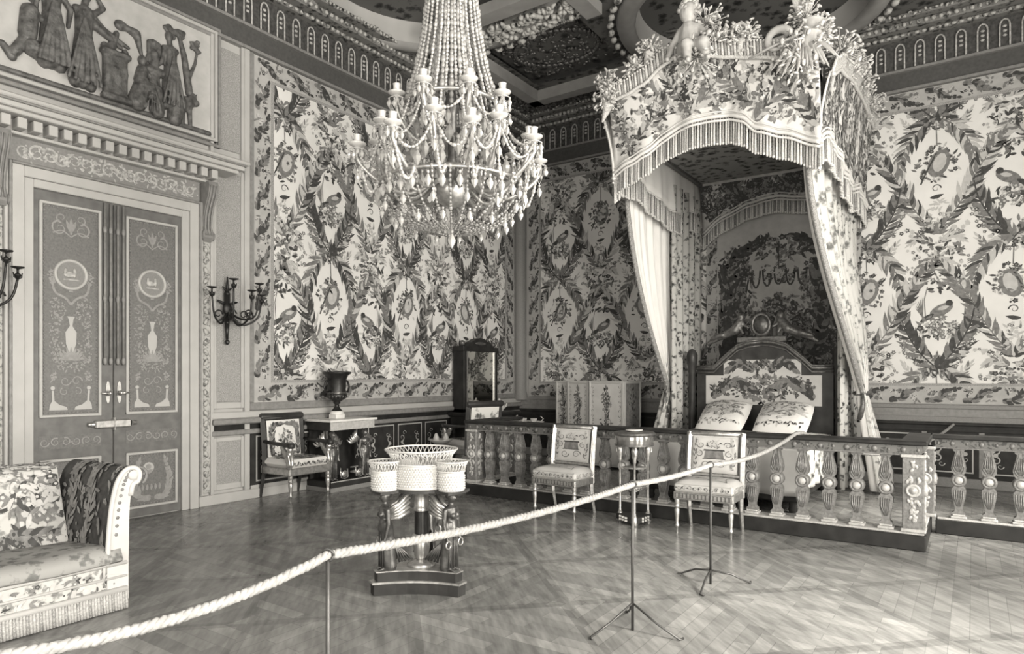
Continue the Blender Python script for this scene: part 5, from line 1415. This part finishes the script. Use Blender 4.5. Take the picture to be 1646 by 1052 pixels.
def teapot(label, loc, k=1.):
    t = thing('teapot', label, 'teapot', loc, .6)
    mb = MB(); mb.lathe([(.05*k, 0), (.075*k, .01*k), (.09*k, .06*k), (.085*k, .12*k), (.06*k, .15*k), (.0, .155*k)], (0, 0, 0), 20); obj('body', mb, 'porcelain', t)
    mb = MB(); mb.lathe([(.058*k, .15*k), (.05*k, .17*k), (.015*k, .19*k), (.012*k, .2*k), (.02*k, .215*k), (.0, .225*k)], (0, 0, 0), 16); obj('lid', mb, 'porcelain', t)
    mb = MB(); mb.tube([(.08*k, 0, .06*k), (.115*k, 0, .09*k), (.13*k, 0, .14*k)], [.02*k, .015*k, .01*k], 8); obj('spout', mb, 'porcelain', t)
    mb = MB(); mb.tube([(-.08*k, 0, .04*k), (-.125*k, 0, .06*k), (-.125*k, 0, .11*k), (-.075*k, 0, .13*k)], .009*k, 6); obj('handle', mb, 'porcelain', t)
teapot('white teapot in front of the mirror on the corner table', (-6.78, 9.42, .90), 1.0)
st = thing('side_table', 'low dark table carrying a pale tray, beside the corner mirror', 'table', (-5.86, 8.95, 0))
mb = MB(); mb.box(-6.16, -5.56, 8.72, 9.18, .70, .735, .008); obj('tabletop', mb, 'dark_wood', st, True)
for x in (-6.11, -5.61):
    for y in (8.77, 9.13):
        mb = MB(); turned_leg(mb, x, y, .70, .024); obj('leg', mb, 'dark_wood', st, True)
tr = thing('tray', 'pale boat shaped tray on the low table beside the corner mirror', 'tray', (-5.86, 8.95, .735))
mb = MB()
mb.lathe([(.0, .0), (.20, .0), (.26, .05), (.275, .055), (.27, .045), (.2, .012), (.0, .012)], (0, 0, 0), 28, 1., .62); obj('dish', mb, 'porcelain', tr)
mb = MB()
for s in (-1, 1): mb.tube([(s*.22, 0, .04), (s*.27, 0, .10), (s*.22, 0, .14)], .009, 6)
obj('handle', mb, 'silk_pale', tr)
for i, (x, lab) in enumerate(((-.10, 'small cup on the pale tray, the one nearer the corner mirror'), (.09, 'small cup on the pale tray, the one nearer the folding screen'))):
    mb = MB(); mb.lathe([(.03, 0), (.05, .04), (.055, .09), (.048, .09), (.0, .03)], (0, 0, 0), 14); tag(obj('cup', mb, 'stucco', None, at=(-5.86+x, 8.95, .747)), lab, 'cup', 'cups on the pale tray')
wt = thing('tripod_stand', 'dark tripod stand with a shallow pale dish, behind the white basket table', 'stand', (-6.38, 7.40, 0))
mb = MB(); mb.lathe([(.03, .2), (.02, .3), (.025, .45), (.05, .50), (.03, .53)], (0, 0, 0), 12); obj('stem', mb, 'dark_wood', wt)
for k in range(3):
    a = k*2*PI/3+.4; mb = MB(); mb.tube([(.02*cos(a), .02*sin(a), .32), (.12*cos(a), .12*sin(a), .24), (.20*cos(a), .20*sin(a), .02), (.23*cos(a), .23*sin(a), .0)], [.016, .018, .014, .02], 8); obj('leg', mb, 'dark_wood', wt)
mb = MB(); mb.lathe([(.0, .53), (.10, .53), (.17, .58), (.18, .59), (.165, .585), (.1, .545), (.0, .545)], (0, 0, 0), 24); obj('dish', mb, 'porcelain', wt)
for x, y, lab in ((-.05, -.04, 'small pale jar in the tripod dish, the one nearer the console'), (.05, .06, 'small pale jar in the tripod dish, the one nearer the balustrade end')):
    mb = MB(); mb.lathe([(.03, 0), (.045, .03), (.04, .08), (.025, .10), (.03, .11), (.012, .13), (.0, .135)], (0, 0, 0), 14); tag(obj('jar', mb, 'porcelain', None, at=(-6.38+x, 7.40+y, .546)), lab, 'jar', 'jars in the tripod dish')

# folding screen
scr = thing('folding_screen', 'folding screen of pale framed panels with woven bouquets, behind the balustrade', 'screen', (-5.3, 10.1, 0))
SP = [((-6.10, 10.22), (-5.80, 10.14)), ((-5.80, 10.14), (-5.74, 10.50)), ((-5.79, 10.08), (-5.32, 9.96)), ((-5.32, 9.96), (-5.20, 10.44)), ((-5.27, 9.90), (-4.62, 9.84)), ((-4.62, 9.84), (-4.54, 10.3))]
for i, (p, q) in enumerate(SP):
    d = Vector((q[0]-p[0], q[1]-p[1], 0)); L = d.length
    T = frame((p[0], p[1], 0), d, (0, 0, 1)); mb = MB(T)
    mb.m = 0
    for a in ((0, .035, .03, 1.43), (L-.035, L, .03, 1.43)): mb.box(a[0], a[1], a[2], a[3], -.015, .02, .004)
    mb.box(.035, L-.035, .03, .08, -.015, .02, .004); mb.box(.035, L-.035, 1.39, 1.43, -.015, .02, .004)
    mb.m = 1; mb.box(.035, L-.035, .08, 1.39, -.008, .008)
    P = Paint(50+i); w_ = L-.07
    for z0 in (.75, 1.1): P.bunch(L/2, z0, min(.10, w_*.25), .17, 50, .028, (2, 3, 2, 1)); 
    P.garland([(L/2, .6), (L/2+.02, 1.0), (L/2, 1.3)], 14, .09, .035, (2, 3))
    for u in (.07, L-.07):
        for k in range(16): P.scroll(u, .16+k*.078, .024, k, 1.0, .010, 2, 1 if k % 2 else -1)
    P.emit(mb, box=(.04, L-.04, .1, 1.38), lift=.009)
    obj('panel', mb, ['painted_wood', 'silk_cream', 'silk_mid', 'silk_dark'] if i % 2 == 0 else ['painted_wood', 'silk_mid', 'silk_mid', 'silk_dark'], scr, True)  # leaves facing away get darker silk, their shade put into the colour

# ================================================================== JARDINIERE
jd = thing('jardiniere_table', 'three-sided white basket table carried by bronze winged women, in the middle of the floor', 'jardiniere', (-3.235, 3.545, 0), math.atan2(.533, .844))
# corners of the base: two towards the visitor, one behind; local -Y faces the visitor
ang = [-PI/2-PI/3, -PI/2+PI/3, PI/2]
def concave(rad, cut, sag, n=8):
    out = []
    cs = [Vector((rad*cos(a), rad*sin(a))) for a in ang]
    for i in range(3):
        a, b_ = cs[i], cs[(i+1) % 3]; t = (b_-a).normalized(); nrm = Vector((-t.y, t.x))
        ctr = Vector((0, 0)); inward = (ctr-(a+b_)/2).normalized()
        a2, b2 = a+t*cut, b_-t*cut
        for k in range(n+1):
            f = k/n; out.append(tuple(a2+(b2-a2)*f+inward*sag*sin(PI*f)))
    return out
mb = MB(); mb.m = 0; mb.prism(concave(.43, .085, .06), 0, .078); mb.prism(concave(.40, .08, .06), .092, .155)
mb.m = 1; mb.prism(concave(.442, .085, .06), .078, .092); mb.prism(concave(.41, .08, .06), .155, .162)
obj('base', mb, ['matt_dark_wood', 'gilt'], jd)
mb = MB(); mb.m = 1; mb.lathe([(.10, .162), (.105, .17), (.07, .19), (.04, .205)], (0, 0, 0), 20); mb.m = 0; mb.lathe([(.035, .205), (.05, .23), (.062, .30), (.062, .36), (.058, .365)], (0, 0, 0), 20); mb.m = 1; mb.lathe([(.066, .36), (.066, .375), (.05, .385)], (0, 0, 0), 20)
mb.m = 2; mb.lathe([(.05, .385), (.048, .56)], (0, 0, 0), 20); mb.m = 1; mb.lathe([(.054, .55), (.056, .57), (.05, .575), (.05, .67), (.06, .68), (.06, .70)], (0, 0, 0), 20)
obj('column', mb, ['steel', 'gilt', 'black_bronze'], jd)
JB, JD = caryatid(.545)
RAD = .265
for i, a in enumerate(ang):
    T = TR(RAD*cos(a), RAD*sin(a), .162, a+PI/2)
    mb = MB(T); add_parts(mb, JB); add_parts(mb, JD); body = obj('winged_figure', mb, 'bronze', jd)
    for s in (1, -1):
        mb = MB(T)
        for q in range(5): mb.tube([(s*.022, .03, .40-.012*q), (s*.03, .085, .445-.022*q), (s*.036, .165, .53-.034*q)], [.009, .017, .012], 6)
        mb.tube([(s*.022, .02, .415), (s*.03, .09, .455), (s*.036, .172, .54)], [.012, .014, .016], 6)
        obj('wing', mb, 'gilt', body)
        mb = MB(T); mb.tube([(s*.068+.026*cos(q*PI/6), -.03, .19+.026*sin(q*PI/6)) for q in range(13)], .007, 6); obj('bracelet_ring', mb, 'gilt', body)
        mb = MB(T)
        for q in range(5): mb.tube([(s*.03, .05, .20), (s*(.035+.006*q), .075+.012*q, .12), (s*(.04+.008*q), .09+.02*q, .05+.004*q)], [.006, .010, .008], 5)
        obj('feather_skirt', mb, 'bronze', body)
mb = MB(); mb.prism([(r_*cos(t), r_*sin(t)) for k in range(72) for t, r_ in ((2*PI*k/72, max(.215, max(.262+.0+.10*cos(2*PI*k/72-a)-.0 if cos(2*PI*k/72-a) > .93 else 0 for a in ang))),)], .70, .718)
obj('tray', mb, 'mahogany', jd)
def basket(mb, c, r, z0, z1, zr, flare, n, m=0):
    """porcelain basket: quilted solid wall, pierced flaring rim"""
    mb.m = m
    mb.lathe([(0, z0), (r*.98, z0), (r*1.02, z0+.008), (r*.99, z0+.02), (r, z1-.01), (r*1.015, z1), (r*.97, z1), (r*.95, z0+.03), (0, z0+.03)], c, 32)
    for row in range(int((z1-z0-.03)/.017)):
        nn = int(2*PI*r/.019)
        for k in range(nn):
            a = 2*PI*(k+.5*(row % 2))/nn; mb.ell((c[0]+r*cos(a), c[1]+r*sin(a), z0+.028+row*.017), (.0075, .0075, .0075), 5, 3)
    for k in range(n):
        a = 2*PI*k/n; e = 2*PI/n
        for d in (1, -1):
            mb.tube([(c[0]+r*cos(a), c[1]+r*sin(a), z1), (c[0]+(r+flare*.4)*cos(a+d*e*.5), c[1]+(r+flare*.4)*sin(a+d*e*.5), z1+(zr-z1)*.6), (c[0]+(r+flare)*cos(a), c[1]+(r+flare)*sin(a), zr)], .0035, 4)
    mb.tube([(c[0]+(r+flare)*cos(2*PI*k/40), c[1]+(r+flare)*sin(2*PI*k/40), zr) for k in range(41)], .007, 6)
    mb.tube([(c[0]+(r+flare*.1)*cos(2*PI*k/40), c[1]+(r+flare*.1)*sin(2*PI*k/40), z1+.004) for k in range(41)], .006, 6)
mb = MB(); basket(mb, (0, 0, 0), .20, .718, .885, .985, .055, 44); obj('basket', mb, 'porcelain', jd)
for a in ang:
    mb = MB(); basket(mb, (.268*cos(a), .268*sin(a), 0), .09, .705, .845, .915, .022, 26); obj('basket', mb, 'porcelain', jd)

# ================================================================== ROPE BARRIER
POSTS = [((-1.90, 1.59), 'slim iron rope post nearest the lower left, in front of the white basket table'), ((-1.66, 3.655), 'slim iron rope post standing before the small round table'), ((-1.565, 4.79), ''), ((-2.13, .28), 'slim iron rope post beside the sofa')]
POSTS[2] = (POSTS[2][0], 'slim iron rope post right in front of the side chair nearest the bed')
ptop = []
for i, ((x, y), lab) in enumerate(POSTS):
    t = thing('rope_post', lab, 'post', (x, y, 0), .4, 'iron posts of the rope barrier')
    mb = MB(); mb.tube([(0, 0, .0), (0, 0, .84)], .0085, 8); obj('pole', mb, 'post_iron', t)
    mb = MB(); mb.tube([(.022*cos(k*PI/6), 0, .862+.022*sin(k*PI/6)) for k in range(13)], .006, 6); obj('ring', mb, 'post_iron', t)
    for k in range(3):
        a = k*2*PI/3-.4+(.6 if i == 2 else 0); mb = MB(); mb.tube([(0, 0, .16 if i != 2 else .10), (.15*cos(a), .15*sin(a), .07), (.29*cos(a), .29*sin(a), .006), (.30*cos(a)-.03*sin(a), .30*sin(a)+.03*cos(a), .008)], .007, 6); obj('leg', mb, 'post_iron', t)
    ptop.append(Vector((x, y, .862)))
t_end = Vector((-2.13, .28, .862))
seq = [(t_end, ptop[0], .10), (ptop[0], ptop[1], .035), (ptop[1], ptop[2], .015), (ptop[2], Vector((-1.375, YR-.02, .965)), .06), (Vector((-1.375, YR-.02, .965)), Vector((-1.36, YR+.22, .96)), 0.), (Vector((-1.36, YR+.22, .96)), Vector((-.22, YB-.08, .86)), .30)]
path = []
for a, b_, sag in seq:
    n = max(4, int((b_-a).length/.02))
    for k in range(n):
        f = k/n; p = a+(b_-a)*f; p.z -= sag*4*f*(1-f); path.append(p)
path.append(seq[-1][1])
mb = MB(); R0 = .0165
acc = 0; strands = [[], [], []]
for i, p in enumerate(path):
    if i: acc += (p-path[i-1]).length
    tg = (path[min(i+1, len(path)-1)]-path[max(i-1, 0)]).normalized(); sd = tg.cross(Vector((0, 0, 1))).normalized(); up = sd.cross(tg)
    for s in range(3):
        a = acc/.075*2*PI+s*2*PI/3; strands[s].append(p+(sd*cos(a)+up*sin(a))*R0*.62)
def resample(pts, d):
    out = [pts[0]]; 
    for q in pts[1:]:
        while (q-out[-1]).length > d: out.append(out[-1]+(q-out[-1]).normalized()*d)
    return out
for s in strands: mb.tube(resample(s, .012), R0*.72, 6)
tag(obj('rope', mb, 'rope'), 'thick twisted white rope strung along the slim posts across the room', 'rope')
# ================================================================== CHANDELIER
CHX, CHY = -3.10, 3.72
ch = thing('chandelier', 'huge crystal chandelier with two tiers of candle arms, hanging over the room', 'chandelier', (CHX, CHY, 2.45))
def beads(mb, pts, d, r, stretch=1.5, big=0):
    """a string of cut drops along a path"""
    pts = [Vector(p) for p in pts]; acc = 0.; nxt = 0.; j = 0
    for a, b_ in zip(pts, pts[1:]):
        L = (b_-a).length; t = (b_-a).normalized() if L else Vector((0, 0, 1))
        q = t.to_track_quat('Z', 'X').to_matrix()
        while nxt <= acc+L:
            p = a+t*(nxt-acc); k = 1.45 if big and j % big == 0 else 1
            mb.ell(p, (r*k, r*k, r*stretch*k), 5, 4, q); nxt += d; j += 1
        acc += L
def chain_pt(a, b_, sag, n):
    a, b_ = Vector(a), Vector(b_); return [a+(b_-a)*(k/n)+Vector((0, 0, -sag*4*(k/n)*(1-k/n))) for k in range(n+1)]
mb = MB(); mb.lathe([(.03, 2.98), (.05, 3.02), (.03, 3.08), (.035, 3.4), (.06, 3.44), (.04, 3.5), (.028, 3.55), (.028, 4.4), (.05, 4.45), (.03, 4.55), (.012, 4.6), (.012, ZS)], (CHX, CHY, 0), 14); obj('stem', mb, 'gilt_dark', ch, True)
mb = MB(); mb.lathe([(.02, ZS-.16), (.05, ZS-.14), (.12, ZS-.04), (.13, ZS), ], (CHX, CHY, 0), 20); obj('ceiling_rose', mb, 'gilt_dark', ch, True)
for r_, z, t in ((.17, 4.50, .018), (.345, 3.44, .016), (.36, 2.92, .018), (.53, 2.86, .012)):
    mb = MB(); mb.tube([(CHX+r_*cos(k*PI/24), CHY+r_*sin(k*PI/24), z) for k in range(49)], t, 8); obj('hoop', mb, 'gilt', ch, True)
mb = MB(); mb.lathe([(.02, 2.72), (.10, 2.76), (.14, 2.84), (.12, 2.92), (.05, 2.98)], (CHX, CHY, 0), 20)
for k in range(8):
    a = k*PI/4; mb.tube([(CHX+.1*cos(a), CHY+.1*sin(a), 2.86), (CHX+.36*cos(a), CHY+.36*sin(a), 2.92), (CHX+.53*cos(a), CHY+.53*sin(a), 2.86)], .009, 6)
obj('hub', mb, 'gilt', ch, True)
for k in range(30):                                      # long strings from the crown to the upper hoop
    a = 2*PI*k/30+.05; mb = MB()
    p = [(CHX+r_*cos(a), CHY+r_*sin(a), z) for r_, z in ((.17, 4.50), (.185, 4.2), (.215, 3.95), (.265, 3.70), (.345, 3.44))]
    beads(mb, p, .031, .0115, 1.35, 6); obj('crystal_string', mb, 'crystal', ch, True)
for k in range(14):                                      # inner strings
    a = 2*PI*k/14; mb = MB(); beads(mb, [(CHX+.10*cos(a), CHY+.10*sin(a), 4.46), (CHX+.10*cos(a), CHY+.10*sin(a), 4.0), (CHX+.17*cos(a), CHY+.17*sin(a), 3.42)], .045, .016, 1.5, 4); obj('crystal_string', mb, 'crystal', ch, True)
def drop(mb, p, s):
    mb.lathe([(.0, -1.9*s), (.55*s, -1.0*s), (.62*s, -.6*s), (.25*s, .1*s), (.0, .4*s)], p, 6, smooth=False)
    mb.ell((p[0], p[1], p[2]+.62*s), .3*s, 5, 4)
cups = []
def arm(r0, z0, r1, z1, a, dip, k):
    c, s = cos(a), sin(a); f = lambda r_, z: (CHX+r_*c, CHY+r_*s, z)
    mb = MB(); pts = spline([f(r0, z0), f(r0+(r1-r0)*.35, z0-dip), f(r0+(r1-r0)*.75, z0-dip*.5+(z1-z0)*.15), f(r1, z1-.09), f(r1, z1)], 14)
    mb.tube(pts, [.018, .013], 7)
    mb.tube(spline([f(r0+(r1-r0)*.5, z0-dip*.9), f(r0+(r1-r0)*.55, z0+.05), f(r0+(r1-r0)*.42, z0+.08), f(r0+(r1-r0)*.38, z0+.03)], 8), [.007, .004], 5)
    A_ = obj('arm', mb, 'gilt_pale', ch, True)
    mb = MB(); mb.lathe([(.012, -.05), (.018, -.03), (.012, -.01), (.03, .0), (.055, .012), (.062, .022), (.05, .02), (.022, .015), (.024, .03), (.026, .075), (.030, .08), (.02, .082), (.018, .03)], f(r1, z1), 16); obj('candle_cup', mb, 'cup_glass', A_, True)
    mb = MB()
    for q in range(6):
        b_ = q*PI/3+a; x, y, z = f(r1, z1); drop(mb, (x+.056*cos(b_), y+.056*sin(b_), z-.045-.012*(q % 2)), .026)
    x, y, z = f(r1, z1); drop(mb, (x, y, z-.19), .036); mb.tube([(x+.056*cos(q*PI/6+a), y+.056*sin(q*PI/6+a), z-.045+.02) for q in range(13)], .004, 4); mb.tube([(x-.056*cos(a), y-.056*sin(a), z-.026), (x, y, z-.16), (x+.056*cos(a), y+.056*sin(a), z-.026)], .003, 4)
    obj('pendant', mb, 'crystal', A_, True)
    cups.append((a, r1, z1))
for k in range(8): arm(.10, 3.22, .40, 3.47, 2*PI*k/8+.2, .06, k)
low = []
for k in range(16):
    r1, z1 = ((.665, 3.10), (.56, 3.20))[k % 2]; a = 2*PI*k/16+.1; arm(.14, 2.90, r1, z1, a, .10, k); low.append((a, r1, z1))
P3 = lambda a, r_, z: Vector((CHX+r_*cos(a), CHY+r_*sin(a), z))
md = MB(); drop(md, (0, 0, 0), 1.); DROP = mesh_of(md, ['crystal'], 'crystal_drop')
def one_drop(p, s):
    o = bpy.data.objects.new('crystal_drop', DROP); COL.objects.link(o); o.parent = ch; o.location = Vector(p)-ch.location; o.scale = (s, s, s)
def string(pts, d, r, big, name='crystal_swag', m='crystal'):
    mb = MB(); beads(mb, pts, d, r, 1.4, big); obj(name, mb, m, ch, True)
for k in range(16):                                      # swags between the lower cups and back to the hoop
    a, r1, z1 = low[k]; a2, r2, z2 = low[(k+1) % 16]
    string(chain_pt(P3(a, r1, z1-.02), P3(a2, r2, z2-.02), .16, 14), .026, .0105, 5)
    string(chain_pt(P3(a, r1, z1-.02), P3(a, .345, 3.44), .12, 14), .028, .010, 5)
    string(chain_pt(P3(a, r1-.02, z1-.10), P3(a+.12, .53, 2.86), .14, 12), .028, .012, 4)
    for q in range(2): one_drop(P3(a+(q-.5)*.18, .53, 2.80), .040)
    one_drop(P3(a+.05, .44, 2.99), .05); one_drop(P3(a-.05, .30, 3.10), .052); one_drop(P3(a, .36, 2.86), .046); one_drop(P3(a+.1, .26, 3.32), .046)
rest = MB()
for k in range(8):
    a = 2*PI*k/8+.2; a2 = a+2*PI/8
    string(chain_pt(P3(a, .40, 3.45), P3(a2, .40, 3.45), .15, 10), .026, .0105, 4); string(chain_pt(P3(a, .40, 3.45), P3(a, .22, 3.0), .02, 8), .03, .012, 3)
    drop(rest, tuple(P3(a+.3, .33, 3.32)), .044); drop(rest, tuple(P3(a, .25, 3.18)), .055); drop(rest, tuple(P3(a+.4, .18, 3.24)), .055); drop(rest, tuple(P3(a+.2, .20, 2.98)), .05)
for k in range(28):                                      # strings of the bottom bowl
    a = 2*PI*k/28; p = [P3(a, r_, z) for r_, z in ((.53, 2.86), (.50, 2.76), (.42, 2.66), (.28, 2.58), (.08, 2.54))]
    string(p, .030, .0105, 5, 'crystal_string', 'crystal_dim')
    if k % 2: drop(rest, tuple(P3(a, .50, 2.70)), .034); drop(rest, tuple(P3(a+.1, .40, 2.60)), .032)
drop(rest, (CHX, CHY, 2.52), .05)
obj('small_crystal_drops', rest, 'crystal', ch, True, kind='stuff')

# ================================================================== WALL SCONCES
def sconce(label, y):
    t = thing('wall_sconce', label, 'sconce', (XA+.05, y, 2.30), 0, 'bronze wall sconces beside the door')
    T = frame((0, 0, 0), (0, 1, 0), (0, 0, 1))            # u along wall, v up, w out
    mb = MB(T)
    mb.limb((0, -.16, .02), (0, .18, .02), .03, .035, 8); mb.ell((0, .0, .03), (.06, .09, .035), 10, 8); mb.limb((0, .18, .02), (0, .38, .025), .025, .008, 8); mb.limb((0, -.16, .02), (0, -.36, .02), .028, .014, 8); mb.ell((0, -.39, .025), (.028, .035, .025), 8, 6)
    for s in (1, -1): mb.limb((0, .05, .02), (s*.12, .09, .03), .022, .012, 6); mb.limb((0, -.08, .02), (s*.10, -.14, .03), .02, .010, 6); mb.limb((0, .2, .02), (s*.06, .26, .03), .014, .008, 6)
    obj('back_plate', mb, 'black_bronze', t)
    for k, (u, w_, v, dip) in enumerate(((-.30, .20, .20, .16), (-.12, .34, .30, .12), (.06, .42, .18, .18), (.20, .36, .28, .10), (.34, .20, .17, .16))):
        mb = MB(T); mb.tube(spline([(0, -.02, .03), (u*.4, -.02-dip, w_*.5), (u*.85, -.04-dip*.4, w_*.9), (u, v-.08, w_)], 12), [.014, .010], 6)
        q = (u*.62, -.03-dip*.3, w_*.7)
        mb.tube([(q[0]+.055*cos(b_*.55)*(1-b_*.06), q[1]+.055*sin(b_*.55)*(1-b_*.06), q[2]) for b_ in range(12)], [.010, .006], 5)
        for e in (1, -1): mb.tube([(u, v-.09, w_), (u+e*.03, v-.07, w_), (u+e*.035, v-.03, w_)], [.008, .004], 5)
        a = obj('arm', mb, 'black_bronze', t)
        mb = MB(T @ TR(u, v, w_)); mb.lathe([(.012, -.08), (.028, -.06), (.03, -.05), (.010, -.035), (.010, .0), (.05, .012), (.055, .022), (.02, .024), (.0, .022)], (0, 0, 0), 14, rot=Matrix.Rotation(-PI/2, 3, 'X')); obj('candle_cup', mb, 'black_bronze', a)
    return t
sconce('black bronze wall sconce with five candle arms, between the double door and the silk hanging', 4.58)
sconce('black bronze wall sconce left of the double door, cut by the photo edge', 2.075)
# ================================================================== LIGHT AND CAMERA
w = bpy.data.worlds.new('World'); SC.world = w; w.use_nodes = True
bg = w.node_tree.nodes['Background']; bg.inputs[0].default_value = (1, .955, .865, 1); bg.inputs[1].default_value = 1.0
def area(name, loc, rot, sx, sy, e):
    l = bpy.data.lights.new(name, 'AREA'); l.shape = 'RECTANGLE'; l.size = sx; l.size_y = sy; l.energy = e; l.color = (1, .955, .865)
    o = bpy.data.objects.new(name, l); COL.objects.link(o); o.location = loc; o.rotation_euler = rot
    return o
for (a, b_), e in zip(WIN, (640, 620, 120)): area('window_or_fill_light', (XR+.05, (a+b_)/2, 2.5), (0, PI/2, 0), 4.2, b_-a-.1, e)
area('window_or_fill_light', (-1.0, YF+.06, 2.4), (PI/2, 0, 0), 3.6, 3.4, 330)  # added fill lamp at the front wall, where no window is built
l = bpy.data.lights.new('sun', 'SUN'); l.energy = 15; l.angle = math.radians(22); l.color = (1, .955, .865)
so = bpy.data.objects.new('sun', l); COL.objects.link(so); so.location = (8, 1, 8)
so.rotation_euler = Vector((-1, .12, -.95)).to_track_quat('-Z', 'Y').to_euler()
c = bpy.data.cameras.new('camera'); co = bpy.data.objects.new('camera', c); COL.objects.link(co); SC.camera = co
c.sensor_width = 36; c.lens = 36*1073/1646; c.shift_y = (606-526)/1646
co.location = (0, 0, H); co.rotation_euler = (PI/2, 0, math.asin(.5687))
c.clip_start = .05
SC.view_settings.view_transform = 'Standard'; SC.view_settings.look = 'None'; SC.view_settings.gamma = 1
SC.view_settings.use_curve_mapping = False
SC.view_settings.exposure = -0.18
